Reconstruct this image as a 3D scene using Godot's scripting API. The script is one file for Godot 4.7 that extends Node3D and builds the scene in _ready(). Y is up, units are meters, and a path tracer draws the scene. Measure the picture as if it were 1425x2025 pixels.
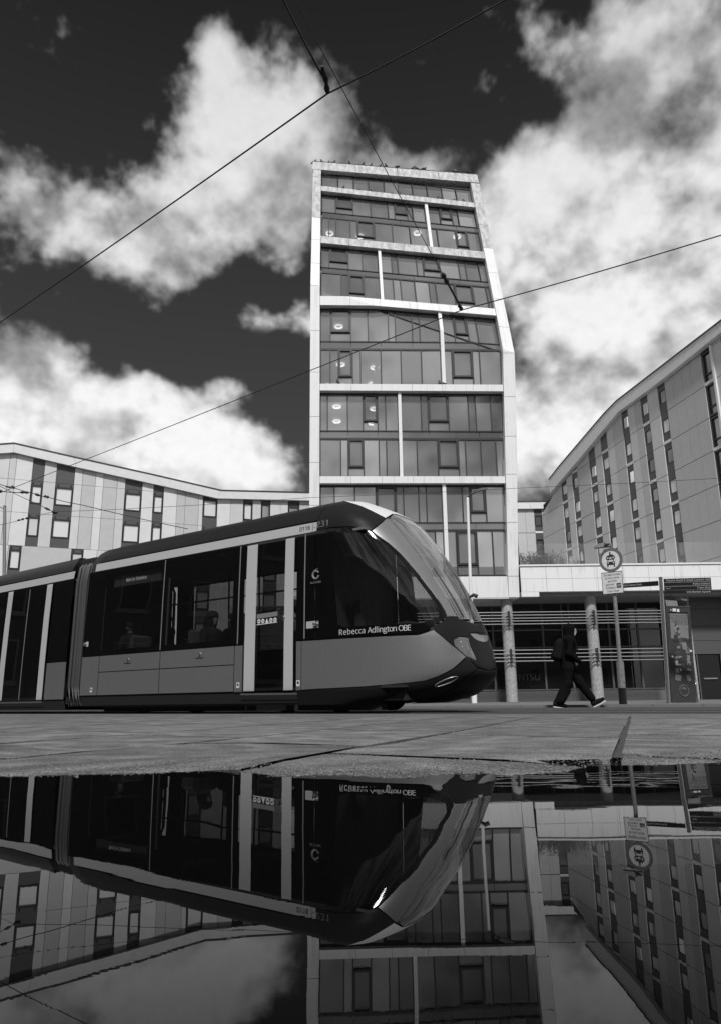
extends Node3D
# A tram passing a tower block, seen across a puddle. Metres, y up; "d" is depth (-z).

const LENS := 1445.0      # focal length in photo pixels (photo 1425 x 2025)
const EYE := 0.19
const PITCH := 14.06
const ROLL := 0.7
var row0 := Vector3.ZERO
var row1 := Vector3.ZERO
var row2 := Vector3.ZERO
var M := {}
var UNIT: BoxMesh
var FONT: SystemFont
var taken := {}
var rng := RandomNumberGenerator.new()
var noise_a := FastNoiseLite.new()
var noise_b := FastNoiseLite.new()

class MB:
	var v := PackedVector3Array()
	var n := PackedVector3Array()
	var ix := PackedInt32Array()
	func tri(a: Vector3, b: Vector3, c: Vector3, na: Vector3, nb: Vector3, nc: Vector3) -> void:
		var g := (c - a).cross(b - a)
		var k := v.size()
		v.append(a)
		n.append(na)
		if g.dot(na + nb + nc) >= 0.0:
			v.append(b)
			v.append(c)
			n.append(nb)
			n.append(nc)
		else:
			v.append(c)
			v.append(b)
			n.append(nc)
			n.append(nb)
		ix.append(k)
		ix.append(k + 1)
		ix.append(k + 2)
	func flat(a: Vector3, b: Vector3, c: Vector3, out: Vector3) -> void:
		var g := (c - a).cross(b - a).normalized()
		if g.dot(out) < 0.0:
			g = -g
		tri(a, b, c, g, g, g)
	func quad(a: Vector3, b: Vector3, c: Vector3, d: Vector3, out: Vector3) -> void:
		flat(a, b, c, out)
		flat(a, c, d, out)
	func box(lo: Vector3, hi: Vector3, t := Transform3D()) -> void:
		var p := []
		for i in 8:
			p.append(t * Vector3(hi.x if i & 1 else lo.x, hi.y if i & 2 else lo.y, hi.z if i & 4 else lo.z))
		var m := t * ((lo + hi) * 0.5)
		for f in [[0, 2, 3, 1], [4, 5, 7, 6], [0, 1, 5, 4], [2, 6, 7, 3], [0, 4, 6, 2], [1, 3, 7, 5]]:
			var c: Vector3 = (p[f[0]] + p[f[2]]) * 0.5
			quad(p[f[0]], p[f[1]], p[f[2]], p[f[3]], c - m)
	# polygon in x,y extruded between z0 and z1
	func prism(poly: PackedVector2Array, z0: float, z1: float) -> void:
		var t := Geometry2D.triangulate_polygon(poly)
		for i in range(0, t.size(), 3):
			var a := poly[t[i]]
			var b := poly[t[i + 1]]
			var c := poly[t[i + 2]]
			flat(Vector3(a.x, a.y, z1), Vector3(b.x, b.y, z1), Vector3(c.x, c.y, z1), Vector3(0, 0, z1 - z0))
			flat(Vector3(a.x, a.y, z0), Vector3(b.x, b.y, z0), Vector3(c.x, c.y, z0), Vector3(0, 0, z0 - z1))
		var s := 1.0 if Geometry2D.is_polygon_clockwise(poly) else -1.0
		for i in poly.size():
			var a := poly[i]
			var b := poly[(i + 1) % poly.size()]
			var e := b - a
			quad(Vector3(a.x, a.y, z0), Vector3(b.x, b.y, z0), Vector3(b.x, b.y, z1), Vector3(a.x, a.y, z1), Vector3(-e.y, e.x, 0) * s)
	func tube(path: Array, radii: Array, sides := 10, caps := true) -> void:
		var rings := []
		var up := Vector3(0.13, 0.91, 0.4)
		for i in path.size():
			var t: Vector3 = (path[mini(i + 1, path.size() - 1)] - path[maxi(i - 1, 0)]).normalized()
			if absf(t.dot(up.normalized())) > 0.98:
				up = Vector3(1, 0.1, 0.2)
			var a := t.cross(up).normalized()
			var b := t.cross(a).normalized()
			var r: float = radii[mini(i, radii.size() - 1)]
			var ring := []
			for k in sides:
				var w := TAU * k / sides
				ring.append([path[i] + (a * cos(w) + b * sin(w)) * r, a * cos(w) + b * sin(w)])
			rings.append(ring)
		for i in rings.size() - 1:
			for k in sides:
				var p: Array = rings[i][k]
				var q: Array = rings[i][(k + 1) % sides]
				var r2: Array = rings[i + 1][(k + 1) % sides]
				var s: Array = rings[i + 1][k]
				tri(p[0], q[0], r2[0], p[1], q[1], r2[1])
				tri(p[0], r2[0], s[0], p[1], r2[1], s[1])
		if caps:
			for e in [0, rings.size() - 1]:
				var o: Vector3 = path[e] - path[1] if e == 0 else path[e] - path[e - 1]
				for k in range(1, sides - 1):
					flat(rings[e][0][0], rings[e][k][0], rings[e][k + 1][0], o)
	# profile: Array of Vector2(radius, height) turned round y
	func lathe(profile: Array, sides := 20, at := Transform3D()) -> void:
		for i in profile.size() - 1:
			var p: Vector2 = profile[i]
			var q: Vector2 = profile[i + 1]
			var e := q - p
			var nr := Vector2(e.y, -e.x).normalized()
			for k in sides:
				var w0 := TAU * k / sides
				var w1 := TAU * (k + 1) / sides
				var d0 := Vector3(cos(w0), 0, sin(w0))
				var d1 := Vector3(cos(w1), 0, sin(w1))
				var n0 := (at.basis * (d0 * nr.x + Vector3(0, nr.y, 0))).normalized()
				var n1 := (at.basis * (d1 * nr.x + Vector3(0, nr.y, 0))).normalized()
				var a := at * (d0 * p.x + Vector3(0, p.y, 0))
				var b := at * (d1 * p.x + Vector3(0, p.y, 0))
				var c := at * (d1 * q.x + Vector3(0, q.y, 0))
				var d := at * (d0 * q.x + Vector3(0, q.y, 0))
				if p.x > 1e-5:
					tri(a, b, c, n0, n1, n1)
				if q.x > 1e-5:
					tri(a, c, d, n0, n1, n0)
	func mesh() -> ArrayMesh:
		var arr := []
		arr.resize(Mesh.ARRAY_MAX)
		arr[Mesh.ARRAY_VERTEX] = v
		arr[Mesh.ARRAY_NORMAL] = n
		arr[Mesh.ARRAY_INDEX] = ix
		var m := ArrayMesh.new()
		if v.size() > 0:
			m.add_surface_from_arrays(Mesh.PRIMITIVE_TRIANGLES, arr)
		return m

# ------------------------------------------------------------------ naming
func numbered(called: String) -> String:
	var k: int = taken.get(called, 0)
	taken[called] = k + 1
	return called if k == 0 else "%s_%03d" % [called, k]

func thing(called: String, label: String, category: String, group := "", at := Transform3D()) -> Node3D:
	var o := Node3D.new()
	o.name = numbered(called)
	add_child(o)
	o.transform = at
	tag(o, label, category, group)
	return o

func tag(o: Node, label: String, category: String, group := "") -> void:
	o.set_meta("label", label)
	o.set_meta("category", category)
	if group != "":
		o.set_meta("group", group)

func part(parent: Node, called: String, mesh: Mesh, m: Material, at := Transform3D()) -> MeshInstance3D:
	var o := MeshInstance3D.new()
	o.name = numbered(called) if parent == self else called
	o.mesh = mesh
	o.material_override = m
	o.transform = at
	parent.add_child(o, true)
	return o

func struct(called: String, mesh: Mesh, m: Material, at := Transform3D()) -> MeshInstance3D:
	var o := part(self, called, mesh, m, at)
	o.set_meta("kind", "structure")
	return o

func bx(parent: Node, called: String, lo: Vector3, hi: Vector3, m: Material) -> MeshInstance3D:
	var s := (hi - lo).abs()
	return part(parent, called, UNIT, m, Transform3D(Basis.from_scale(Vector3(maxf(s.x, 1e-4), maxf(s.y, 1e-4), maxf(s.z, 1e-4))), (lo + hi) * 0.5))

func text(parent: Node, called: String, words: String, height: float, m: Material, at: Transform3D, depth := 0.004, wide := 1.0, align := HORIZONTAL_ALIGNMENT_CENTER) -> MeshInstance3D:
	var t := TextMesh.new()
	t.text = words
	t.font = FONT
	t.font_size = 48
	t.pixel_size = height / 35.0
	t.depth = depth
	t.curve_step = 3.0
	t.horizontal_alignment = align
	return part(parent, called, t, m, at * Transform3D(Basis.from_scale(Vector3(wide, 1, 1)), Vector3.ZERO))

# ------------------------------------------------------------------ photo pixel -> direction, plane
func V(x: float, y: float, d: float) -> Vector3:
	return Vector3(x, y, -d)

func ray(u: float, v: float) -> Vector3:
	return row0 * ((u - 712.5) / LENS) + row1 * ((1012.5 - v) / LENS) + row2

func at_depth(u: float, v: float, d: float) -> Vector3:
	var r := ray(u, v)
	return r * (d / -r.z) + Vector3(0, EYE, 0)

func at_height(u: float, v: float, y: float) -> Vector3:
	var r := ray(u, v)
	return r * ((y - EYE) / r.y) + Vector3(0, EYE, 0)

# where the ray meets the plane z = zl of a local frame, in that frame
func on_plane(u: float, v: float, frame: Transform3D, zl := 0.0) -> Vector3:
	var inv := frame.affine_inverse()
	var o := inv * Vector3(0, EYE, 0)
	var r := inv.basis * ray(u, v)
	return o + r * ((zl - o.z) / r.z)

func gy(d: float) -> float:
	return -0.008 * maxf(0.0, d - 2.0)

# ------------------------------------------------------------------ materials
func grey(v: float, a := 1.0) -> Color:
	var c := Color(v, v, v, 1.0).linear_to_srgb()
	c.a = a
	return c

func mat(called: String, v: float, rough := 0.7, metal := 0.0, spec := 0.5) -> StandardMaterial3D:
	var m := StandardMaterial3D.new()
	m.resource_name = called
	m.albedo_color = grey(v)
	m.roughness = rough
	m.metallic = metal
	m.metallic_specular = spec
	m.cull_mode = BaseMaterial3D.CULL_DISABLED
	M[called] = m
	return m

func glass(called: String, v: float, alpha: float, metal := 0.0, rough := 0.02, spec := 0.5) -> StandardMaterial3D:
	var m := mat(called, v, rough, metal, spec)
	m.transparency = BaseMaterial3D.TRANSPARENCY_ALPHA
	m.albedo_color = grey(v, alpha)
	return m

func noise_image(size: int, freq: float, octaves: int, seed_: int, lo: float, hi: float, kind := FastNoiseLite.TYPE_SIMPLEX_SMOOTH, stretch := Vector2.ONE) -> Image:
	var f := FastNoiseLite.new()
	f.seed = seed_
	f.noise_type = kind
	f.frequency = freq
	f.fractal_octaves = octaves
	f.fractal_gain = 0.55
	var im := f.get_seamless_image(size, size)
	im.convert(Image.FORMAT_L8)
	var data := im.get_data()
	for i in data.size():
		data[i] = int(clampf(lerpf(lo, hi, data[i] / 255.0), 0, 1) * 255.0)
	return Image.create_from_data(size, size, false, Image.FORMAT_L8, data)

func tex(im: Image) -> ImageTexture:
	im.convert(Image.FORMAT_RGB8)
	return ImageTexture.create_from_image(im)

func triplanar(m: StandardMaterial3D, scale: Vector3) -> void:
	m.uv1_triplanar = true
	m.uv1_world_triplanar = true
	m.uv1_scale = scale
	m.uv1_triplanar_sharpness = 4.0

# ------------------------------------------------------------------ the scene
func _ready() -> void:
	rng.seed = 7
	noise_a.seed = 11
	noise_a.frequency = 1.0
	noise_a.fractal_octaves = 5
	noise_b.seed = 29
	noise_b.frequency = 1.0
	noise_b.fractal_octaves = 3
	var p := deg_to_rad(PITCH)
	var r := deg_to_rad(ROLL)
	row0 = Vector3(cos(r), -sin(r) * cos(p), -sin(r) * sin(p))
	row1 = Vector3(sin(r), cos(r) * cos(p), cos(r) * sin(p))
	row2 = Vector3(0, sin(p), -cos(p))
	var cam := Camera3D.new()
	cam.name = "camera"
	add_child(cam)
	cam.transform = Transform3D(Basis(row0, row1, -row2), Vector3(0, EYE, 0))
	cam.fov = rad_to_deg(2.0 * atan(1012.5 / LENS))
	cam.near = 0.02
	cam.far = 600.0
	cam.current = true
	sky_and_sun()
	UNIT = BoxMesh.new()
	UNIT.size = Vector3.ONE
	FONT = SystemFont.new()
	FONT.font_names = PackedStringArray(["Droid Sans"])
	make_materials()
	make_ground()
	make_tower()
	make_podium()
	make_panelled_building()
	make_strip_building()
	make_facing_building()
	make_tram()
	make_street_things()
	make_wires()
	make_people()
	make_birds()
	make_plants()

func sky_and_sun() -> void:
	var env := Environment.new()
	env.background_mode = Environment.BG_SKY
	env.tonemap_mode = Environment.TONE_MAPPER_LINEAR
	env.tonemap_exposure = 1.0
	env.sdfgi_enabled = true
	env.ssao_enabled = true
	env.ssil_enabled = true
	var sm := PanoramaSkyMaterial.new()
	sm.panorama = ImageTexture.create_from_image(sky_image())
	env.sky = Sky.new()
	env.sky.sky_material = sm
	env.background_energy_multiplier = 1.0
	var we := WorldEnvironment.new()
	we.name = "environment"
	we.environment = env
	add_child(we)
	var sun := DirectionalLight3D.new()
	sun.name = "sun"
	sun.light_energy = 1.25
	sun.light_angular_distance = 5.0
	sun.shadow_enabled = true
	add_child(sun)
	# from behind the camera, high and to the right
	sun.look_at_from_position(Vector3(-1, 55, 45), Vector3.ZERO)

# cloud centres: azimuth, elevation (degrees), half sizes, weight
var CLOUDS := []

func cloud_at(u: float, v: float, ru: float, rv: float, w: float) -> void:
	var r := ray(u, v).normalized()
	var k := 57.3 / LENS
	CLOUDS.append([rad_to_deg(atan2(r.x, -r.z)), rad_to_deg(asin(r.y)), ru * k * 0.9, rv * k * 0.9, w])

func sky_value(az: float, el: float, dx: float, dy: float, dz: float, near: Array) -> float:
	# air: darkest overhead, paler towards the horizon
	var t := clampf(el / 62.0, 0.0, 1.0)
	var air := lerpf(0.2, 0.0045, pow(t, 0.27))
	# slow warp, then lumps
	var wx := noise_b.get_noise_3d(dx * 3.0 + 5.0, dy * 3.0, dz * 3.0)
	var wy := noise_b.get_noise_3d(dx * 3.0 - 9.0, dy * 3.0 + 3.0, dz * 3.0)
	var s := 0.0
	var ca := cos(deg_to_rad(el))
	for c in near:
		var da: float = wrapf(az + wx * 3.2 - c[0], -180.0, 180.0) * ca
		var de: float = el + wy * 3.0 - c[1]
		var q: float = da * da / (c[2] * c[2]) + de * de / (c[3] * c[3])
		if q < 4.0:
			s += c[4] * exp(-q * 1.25)
	s = minf(s, 1.35)
	var f := noise_a.get_noise_3d(dx * 6.0, dy * 7.0, dz * 6.0)
	var f2 := noise_a.get_noise_3d(dx * 17.0 + 20.0, dy * 19.0, dz * 17.0)
	var e := s - 0.62 + f * 0.72 + f2 * 0.44
	if e < -0.45:
		return air
	var f3 := noise_a.get_noise_3d(dx * 50.0 - 7.0, dy * 58.0, dz * 50.0)
	e += f3 * 0.17
	var a := 0.5 * smoothstep(-0.3, 0.32, e) + 0.5 * smoothstep(-0.05, 0.85, e)
	# tops catch the light, undersides and folds stay grey
	var above := noise_a.get_noise_3d(dx * 6.0, dy * 7.0 + 0.42, dz * 6.0)
	var above2 := noise_a.get_noise_3d(dx * 17.0 + 20.0, dy * 19.0 + 0.5, dz * 17.0)
	var g := noise_b.get_noise_3d(dx * 4.0 + 31.0, dy * 5.0 - 8.0, dz * 4.0)
	var lit := (f - above) * 0.55 + (f2 - above2) * 0.22 + g * 0.7 + 0.1
	var body := 0.38 + 0.52 * smoothstep(-0.42, 0.42, lit) + 0.05 * f3
	body *= lerpf(1.05, 0.72, smoothstep(16.0, 60.0, el))
	return clampf(lerpf(air, body, a), 0.004, 1.0)

func sky_image() -> Image:
	CLOUDS.clear()
	for c in [[395, 130, 50, 60, 0.8], [430, 215, 85, 80, 1.0], [490, 320, 150, 110, 1.3], [340, 400, 200, 90, 1.2], [120, 390, 160, 55, 0.95], [30, 300, 70, 40, 0.6], [330, 540, 70, 80, 0.95], [250, 480, 150, 60, 0.8],
			[600, 320, 70, 190, 0.62], [560, 190, 90, 80, 0.5], [640, 230, 100, 90, 0.72], [760, 310, 105, 62, 1.1], [860, 320, 60, 40, 0.7], [690, 160, 40, 40, 0.45], [590, 400, 60, 110, 0.75],
			[1250, 100, 140, 120, 0.98], [1060, 60, 60, 80, 0.6], [1130, 150, 70, 60, 0.5], [1110, 340, 150, 90, 1.15], [1240, 300, 120, 100, 0.9], [1230, 450, 240, 150, 1.3], [1400, 440, 160, 120, 1.2], [1120, 640, 180, 200, 1.25], [1340, 640, 200, 190, 1.2], [1060, 880, 160, 140, 1.1], [990, 440, 80, 110, 0.9], [1280, 850, 200, 160, 1.1], [1370, 120, 80, 110, 0.6],
			[50, 720, 110, 100, 1.25], [60, 850, 170, 110, 1.3], [250, 890, 190, 100, 1.35], [270, 790, 70, 42, 1.1], [420, 860, 100, 80, 1.1], [440, 960, 120, 70, 1.1], [550, 912, 55, 34, 0.62], [530, 640, 110, 50, 0.75], [640, 620, 50, 50, 0.5], [430, 770, 70, 30, 0.5]]:
		cloud_at(c[0], c[1], c[2], c[3], c[4])
	# unseen denser bank added for the windscreen to mirror, then broken cloud all round
	var r2 := RandomNumberGenerator.new()
	r2.seed = 91
	for i in 26:
		CLOUDS.append([r2.randf_range(32.0, 125.0), r2.randf_range(5.0, 66.0), r2.randf_range(8, 16), r2.randf_range(6, 11), r2.randf_range(0.9, 1.3)])
	for i in 150:
		var az := r2.randf_range(36.0, 324.0)
		var el := rad_to_deg(asin(r2.randf_range(0.02, 0.98)))
		CLOUDS.append([az, el, r2.randf_range(5, 12), r2.randf_range(4, 8), r2.randf_range(0.6, 1.25)])
	for i in 14:
		CLOUDS.append([r2.randf_range(-34, 34), r2.randf_range(60, 88), r2.randf_range(5, 10), r2.randf_range(4, 8), r2.randf_range(0.5, 1.0)])
	var base := Image.create(512, 256, false, Image.FORMAT_L8)
	base.fill(Color(0.5, 0.5, 0.5))
	sky_fill(base, 0, 512, 0, 140)
	base.resize(4096, 2048, Image.INTERPOLATE_CUBIC)
	# the part in view in full resolution
	var win := Image.create(4096, 2048, false, Image.FORMAT_L8)
	for span in [[0, 420], [3676, 4096]]:
		sky_fill(win, span[0], span[1], 340, 1024)
		base.blit_rect(win, Rect2i(span[0], 340, span[1] - span[0], 684), Vector2i(span[0], 340))
	base.convert(Image.FORMAT_RGB8)
	return base

func sky_fill(im: Image, x0: int, x1: int, y0: int, y1: int) -> void:
	var w := im.get_width()
	var h := im.get_height()
	var data := im.get_data()
	for j in range(y0, y1):
		var el := PI * (0.5 - (j + 0.5) / h)
		var se := sin(el)
		var ce := cos(el)
		var near := []
		for c in CLOUDS:
			if absf(rad_to_deg(el) - c[1]) < 2.0 * c[3] + 3.0:
				near.append(c)
		for i in range(x0, x1):
			var az := wrapf(TAU * (i + 0.5) / w, -PI, PI)
			var s := sky_value(rad_to_deg(az), rad_to_deg(el), sin(az) * ce, se, -cos(az) * ce, near)
			var k := 12.92 * s if s < 0.0031308 else 1.055 * pow(s, 1.0 / 2.4) - 0.055
			data[j * w + i] = int(k * 255.0 + 0.5)
	im.set_data(w, h, false, Image.FORMAT_L8, data)

func make_materials() -> void:
	var fine := tex(noise_image(512, 0.06, 4, 3, 0.0, 1.0))
	var grain := tex(noise_image(512, 0.16, 3, 4, 0.45, 1.0))
	var soft := tex(noise_image(512, 0.05, 4, 5, 0.955, 1.0))
	var blotch := tex(noise_image(512, 0.03, 5, 6, 0.74, 1.0))
	var streak := tex(streak_image())
	# ground
	var c: StandardMaterial3D
	var slab_tex := tex(concrete_image(0))
	var slab_bump := tex(noise_image(1024, 0.16, 3, 14, 0.0, 1.0))
	for k in 4:
		c = mat("slab_concrete_%d" % k, [0.3, 0.265, 0.33, 0.285][k], 0.85)
		c.albedo_texture = slab_tex
		c.heightmap_enabled = true
		c.heightmap_texture = slab_bump
		c.heightmap_scale = 0.9
		triplanar(c, Vector3(0.42, 0.42, 0.42))
		c.uv1_offset = Vector3(0.27, 0.0, 0.61) * k
	c = mat("wet_joint", 0.035, 0.7)
	c = mat("asphalt", 0.075, 0.9)
	c.albedo_texture = grain
	c.heightmap_enabled = true
	c.heightmap_texture = fine
	c.heightmap_scale = 0.4
	triplanar(c, Vector3(1.3, 1.3, 1.3))
	c = mat("track_bed", 0.09, 0.9)
	c.albedo_texture = grain
	triplanar(c, Vector3(0.9, 0.9, 0.9))
	c = mat("paving", 0.16, 0.85)
	c.albedo_texture = blotch
	triplanar(c, Vector3(0.35, 0.35, 0.35))
	mat("grit_pale", 0.15, 0.85)
	mat("kerb_stone", 0.16, 0.85)
	mat("rail_steel", 0.3, 0.28, 0.9)
	mat("groove", 0.012, 0.8)
	c = mat("mud", 0.03, 0.8)
	# water: clear skin over a dark bed
	c = mat("water", 0.002, 0.0, 0.0, 0.2)
	c.normal_enabled = true
	var rip := noise_image(512, 0.006, 2, 21, 0.0, 1.0)
	rip.convert(Image.FORMAT_RGBA8)
	rip.bump_map_to_normal_map(1.0)
	c.normal_texture = ImageTexture.create_from_image(rip)
	c.normal_scale = 0.1
	triplanar(c, Vector3(0.9, 0.9, 0.9))
	# tower
	c = mat("white_cladding", 0.72, 0.45)
	c.albedo_texture = streak
	triplanar(c, Vector3(0.13, 0.09, 0.13))
	c = mat("weathered_cladding", 0.6, 0.7)
	c.albedo_texture = tex(noise_image(512, 0.014, 4, 66, 0.7, 1.0))
	triplanar(c, Vector3(0.4, 0.16, 0.4))
	mat("white_metal", 0.7, 0.4)
	mat("dark_frame", 0.022, 0.4)
	for k in 5:
		glass("tower_glass_%d" % k, [0.4, 0.33, 0.48, 0.27, 0.36][k], 0.6, 0.62, 0.012)
	c = mat("spandrel", 0.22, 0.06, 0.6)
	mat("room_wall", 0.28, 0.9)
	mat("room_ceiling", 0.3, 0.9)
	var lamp := mat("lamp_glow", 0.9, 0.6)
	lamp.emission_enabled = true
	lamp.emission = Color(1, 1, 1)
	lamp.emission_energy_multiplier = 3.2
	# other buildings
	for k in 4:
		c = mat("panel_%d" % k, [0.68, 0.57, 0.5, 0.62][k], 0.6)
		c.albedo_texture = soft
		triplanar(c, Vector3(0.05, 0.05, 0.05))
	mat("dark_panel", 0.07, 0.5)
	mat("black_gap", 0.01, 0.9)
	c = mat("eaves", 0.7, 0.5)
	c.albedo_texture = soft
	triplanar(c, Vector3(0.06, 0.06, 0.06))
	mat("roof_trim", 0.04, 0.5)
	c = mat("mirror_pane", 0.75, 0.02, 0.85)
	c = mat("dull_pane", 0.22, 0.03, 0.6)
	c = mat("blind_pane", 0.72, 0.2, 0.15)
	# podium
	c = mat("fascia", 0.74, 0.5)
	c.albedo_texture = streak
	triplanar(c, Vector3(0.12, 0.1, 0.12))
	c = mat("raw_concrete", 0.42, 0.85)
	c.albedo_texture = blotch
	triplanar(c, Vector3(0.5, 0.3, 0.5))
	mat("louvre", 0.24, 0.45, 0.3)
	mat("frame_grey", 0.09, 0.5)
	glass("shop_glass", 0.012, 0.5, 0.0, 0.01, 0.5)
	glass("clear_glass", 0.3, 0.04, 0.0, 0.02)
	mat("plinth", 0.12, 0.8)
	mat("furniture", 0.3, 0.6)
	# tram
	c = mat("tram_silver", 0.2, 0.36, 0.45)
	c.albedo_texture = soft
	triplanar(c, Vector3(0.6, 0.35, 0.6))
	c.clearcoat_enabled = true
	c.clearcoat = 0.6
	c.clearcoat_roughness = 0.12
	c = mat("tram_dark", 0.016, 0.36, 0.0, 0.14)
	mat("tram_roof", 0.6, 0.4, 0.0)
	mat("tram_stripe", 0.4, 0.4, 0.1)
	mat("door_strip", 0.4, 0.5)
	mat("frit", 0.004, 0.08, 0.0, 0.4)
	glass("tram_glass", 0.004, 0.66, 0.0, 0.01, 0.45)
	glass("screen_glass", 0.006, 0.5, 0.0, 0.01, 0.5)
	c = glass("windscreen_glass", 0.22, 0.6, 0.5, 0.01, 0.6)
	mat("tram_under", 0.012, 0.8)
	mat("rubber", 0.018, 0.6)
	mat("bellows", 0.045, 0.55)
	mat("lamp_bowl", 0.35, 0.25, 0.8)
	mat("chrome", 0.75, 0.12, 1.0)
	glass("lens", 0.6, 0.15, 0.0, 0.02)
	mat("tram_inside", 0.05, 0.7)
	mat("tram_ceiling", 0.12, 0.7)
	mat("seat", 0.14, 0.7)
	mat("pole_black", 0.015, 0.4)
	mat("letter_pale", 0.42, 0.5)
	mat("letter_dim", 0.16, 0.6)
	mat("letter_faint", 0.05, 0.7)
	mat("letter_dark", 0.02, 0.6)
	mat("sticker", 0.6, 0.6)
	var led := mat("display_glow", 0.5, 0.5)
	led.emission_enabled = true
	led.emission = Color(1, 1, 1)
	led.emission_energy_multiplier = 0.5
	# street
	c = mat("galvanised", 0.33, 0.5, 0.5)
	c.albedo_texture = blotch
	triplanar(c, Vector3(1.2, 0.6, 1.2))
	mat("steel", 0.5, 0.25, 0.9)
	mat("white_paint", 0.72, 0.45)
	mat("sign_white", 0.66, 0.4)
	mat("sign_ring", 0.14, 0.4)
	mat("finger_black", 0.008, 0.35)
	c = mat("kiosk_body", 0.05, 0.5, 0.2)
	c.albedo_texture = blotch
	triplanar(c, Vector3(1.1, 0.8, 1.1))
	mat("cable", 0.01, 0.6)
	# people, birds, plants
	mat("cloth_black", 0.006, 0.95, 0.0, 0.1)
	mat("cloth_dark", 0.01, 0.95, 0.0, 0.1)
	mat("cloth_grey", 0.045, 0.95, 0.0, 0.1)
	c = mat("denim", 0.01, 0.95, 0.0, 0.1)
	c.albedo_texture = blotch
	triplanar(c, Vector3(4, 2, 4))
	mat("skin", 0.36, 0.6)
	mat("hair", 0.01, 0.7)
	mat("shoe_sole", 0.5, 0.7)
	mat("feather", 0.035, 0.7)
	mat("feather_pale", 0.16, 0.7)
	mat("twig", 0.06, 0.9)
	c = mat("leaf", 0.07, 0.7)
	c.backlight_enabled = true
	c.backlight = grey(0.05)
	mat("leaf_pale", 0.12, 0.7)
	# behind the camera
	c = mat("brick", 0.13, 0.9)
	c.albedo_texture = blotch
	triplanar(c, Vector3(0.3, 0.3, 0.3))
	mat("stone_trim", 0.3, 0.8)

func streak_image() -> Image:
	# faint runs of rain dirt, longer than wide
	var f := FastNoiseLite.new()
	f.seed = 77
	f.frequency = 1.0
	f.fractal_octaves = 4
	var im := Image.create(512, 512, false, Image.FORMAT_L8)
	var d := im.get_data()
	for j in 512:
		for i in 512:
			var a := TAU * i / 512.0
			var b := TAU * j / 512.0
			var s := f.get_noise_3d(cos(a) * 7.0, sin(a) * 7.0, sin(b) * 0.6) + 0.6 * f.get_noise_3d(cos(a) * 2.0 + 9.0, sin(a) * 2.0, cos(b) * 2.0)
			d[j * 512 + i] = int(clampf(0.98 - maxf(0.0, s - 0.05) * 0.11, 0, 1) * 255.0)
	im.set_data(512, 512, false, Image.FORMAT_L8, d)
	return im

func concrete_image(k: int) -> Image:
	var f := FastNoiseLite.new()
	f.seed = 50 + k
	f.frequency = 1.0
	f.fractal_octaves = 3
	var r2 := RandomNumberGenerator.new()
	r2.seed = 12 + k
	var im := Image.create(1024, 1024, false, Image.FORMAT_L8)
	var d := im.get_data()
	for j in 1024:
		var b := TAU * j / 1024.0
		for i in 1024:
			var a := TAU * i / 1024.0
			var s := f.get_noise_3d(cos(a) * 1.6 + 3.0, sin(a) * 1.6 + cos(b) * 1.6, sin(b) * 1.6)
			var t := f.get_noise_3d(cos(a) * 70.0 + 3.0, sin(a) * 70.0 + cos(b) * 70.0, sin(b) * 70.0)
			var g := r2.randf()
			var v := 0.66 + s * 0.26 + t * 0.5 + (g - 0.5) * 0.3
			if g > 0.988:
				v += 0.3
			elif g < 0.012:
				v -= 0.4
			d[j * 1024 + i] = int(clampf(v, 0.1, 1) * 255.0)
	im.set_data(1024, 1024, false, Image.FORMAT_L8, d)
	return im

# ------------------------------------------------------------------ ground, puddle, track, pavement
const TRAM_DIR := Vector2(0.8121, -0.5835)    # x, depth
const SHORE := [[-3.0, 1.9], [-1.6, 2.0], [-0.93, 1.97], [-0.55, 2.01], [-0.34, 2.07], [-0.3, 1.99], [-0.2, 1.89], [-0.09, 1.91], [0.1, 1.82], [0.22, 1.9], [0.29, 1.91], [0.34, 1.84], [0.45, 1.89], [0.63, 2.07], [0.69, 2.06], [0.79, 2.06], [0.98, 2.1], [1.5, 2.05], [3.0, 1.95]]

func shore(x: float) -> float:
	for i in SHORE.size() - 1:
		if x <= SHORE[i + 1][0]:
			var t: float = clampf((x - SHORE[i][0]) / (SHORE[i + 1][0] - SHORE[i][0]), 0, 1)
			return lerpf(SHORE[i][1], SHORE[i + 1][1], t * t * (3.0 - 2.0 * t))
	return SHORE[-1][1]

# height of the paving: a shallow hollow holds the puddle
func land(x: float, d: float) -> float:
	var inside := minf(shore(clampf(x, -3, 3)) - d, minf((2.7 - absf(x)) * 0.8, d + 2.2))
	var h := gy(d)
	if inside > -1.2:
		h += 0.006 * smoothstep(0.0, 0.35, -inside) - 0.03 * smoothstep(0.0, 0.9, inside) - 0.012 * smoothstep(-0.03, 0.07, inside) + 0.003
		if absf(inside) < 0.5:
			h += noise_b.get_noise_2d(x * 7.0, d * 7.0) * 0.002 + noise_a.get_noise_2d(x * 60.0, d * 60.0) * 0.004 * smoothstep(0.25, 0.02, absf(inside + 0.02))
	return h

func land_normal(x: float, d: float) -> Vector3:
	var e := 0.004
	return Vector3(land(x - e, d) - land(x + e, d), 2.0 * e, -(land(x, d - e) - land(x, d + e))).normalized()

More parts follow.
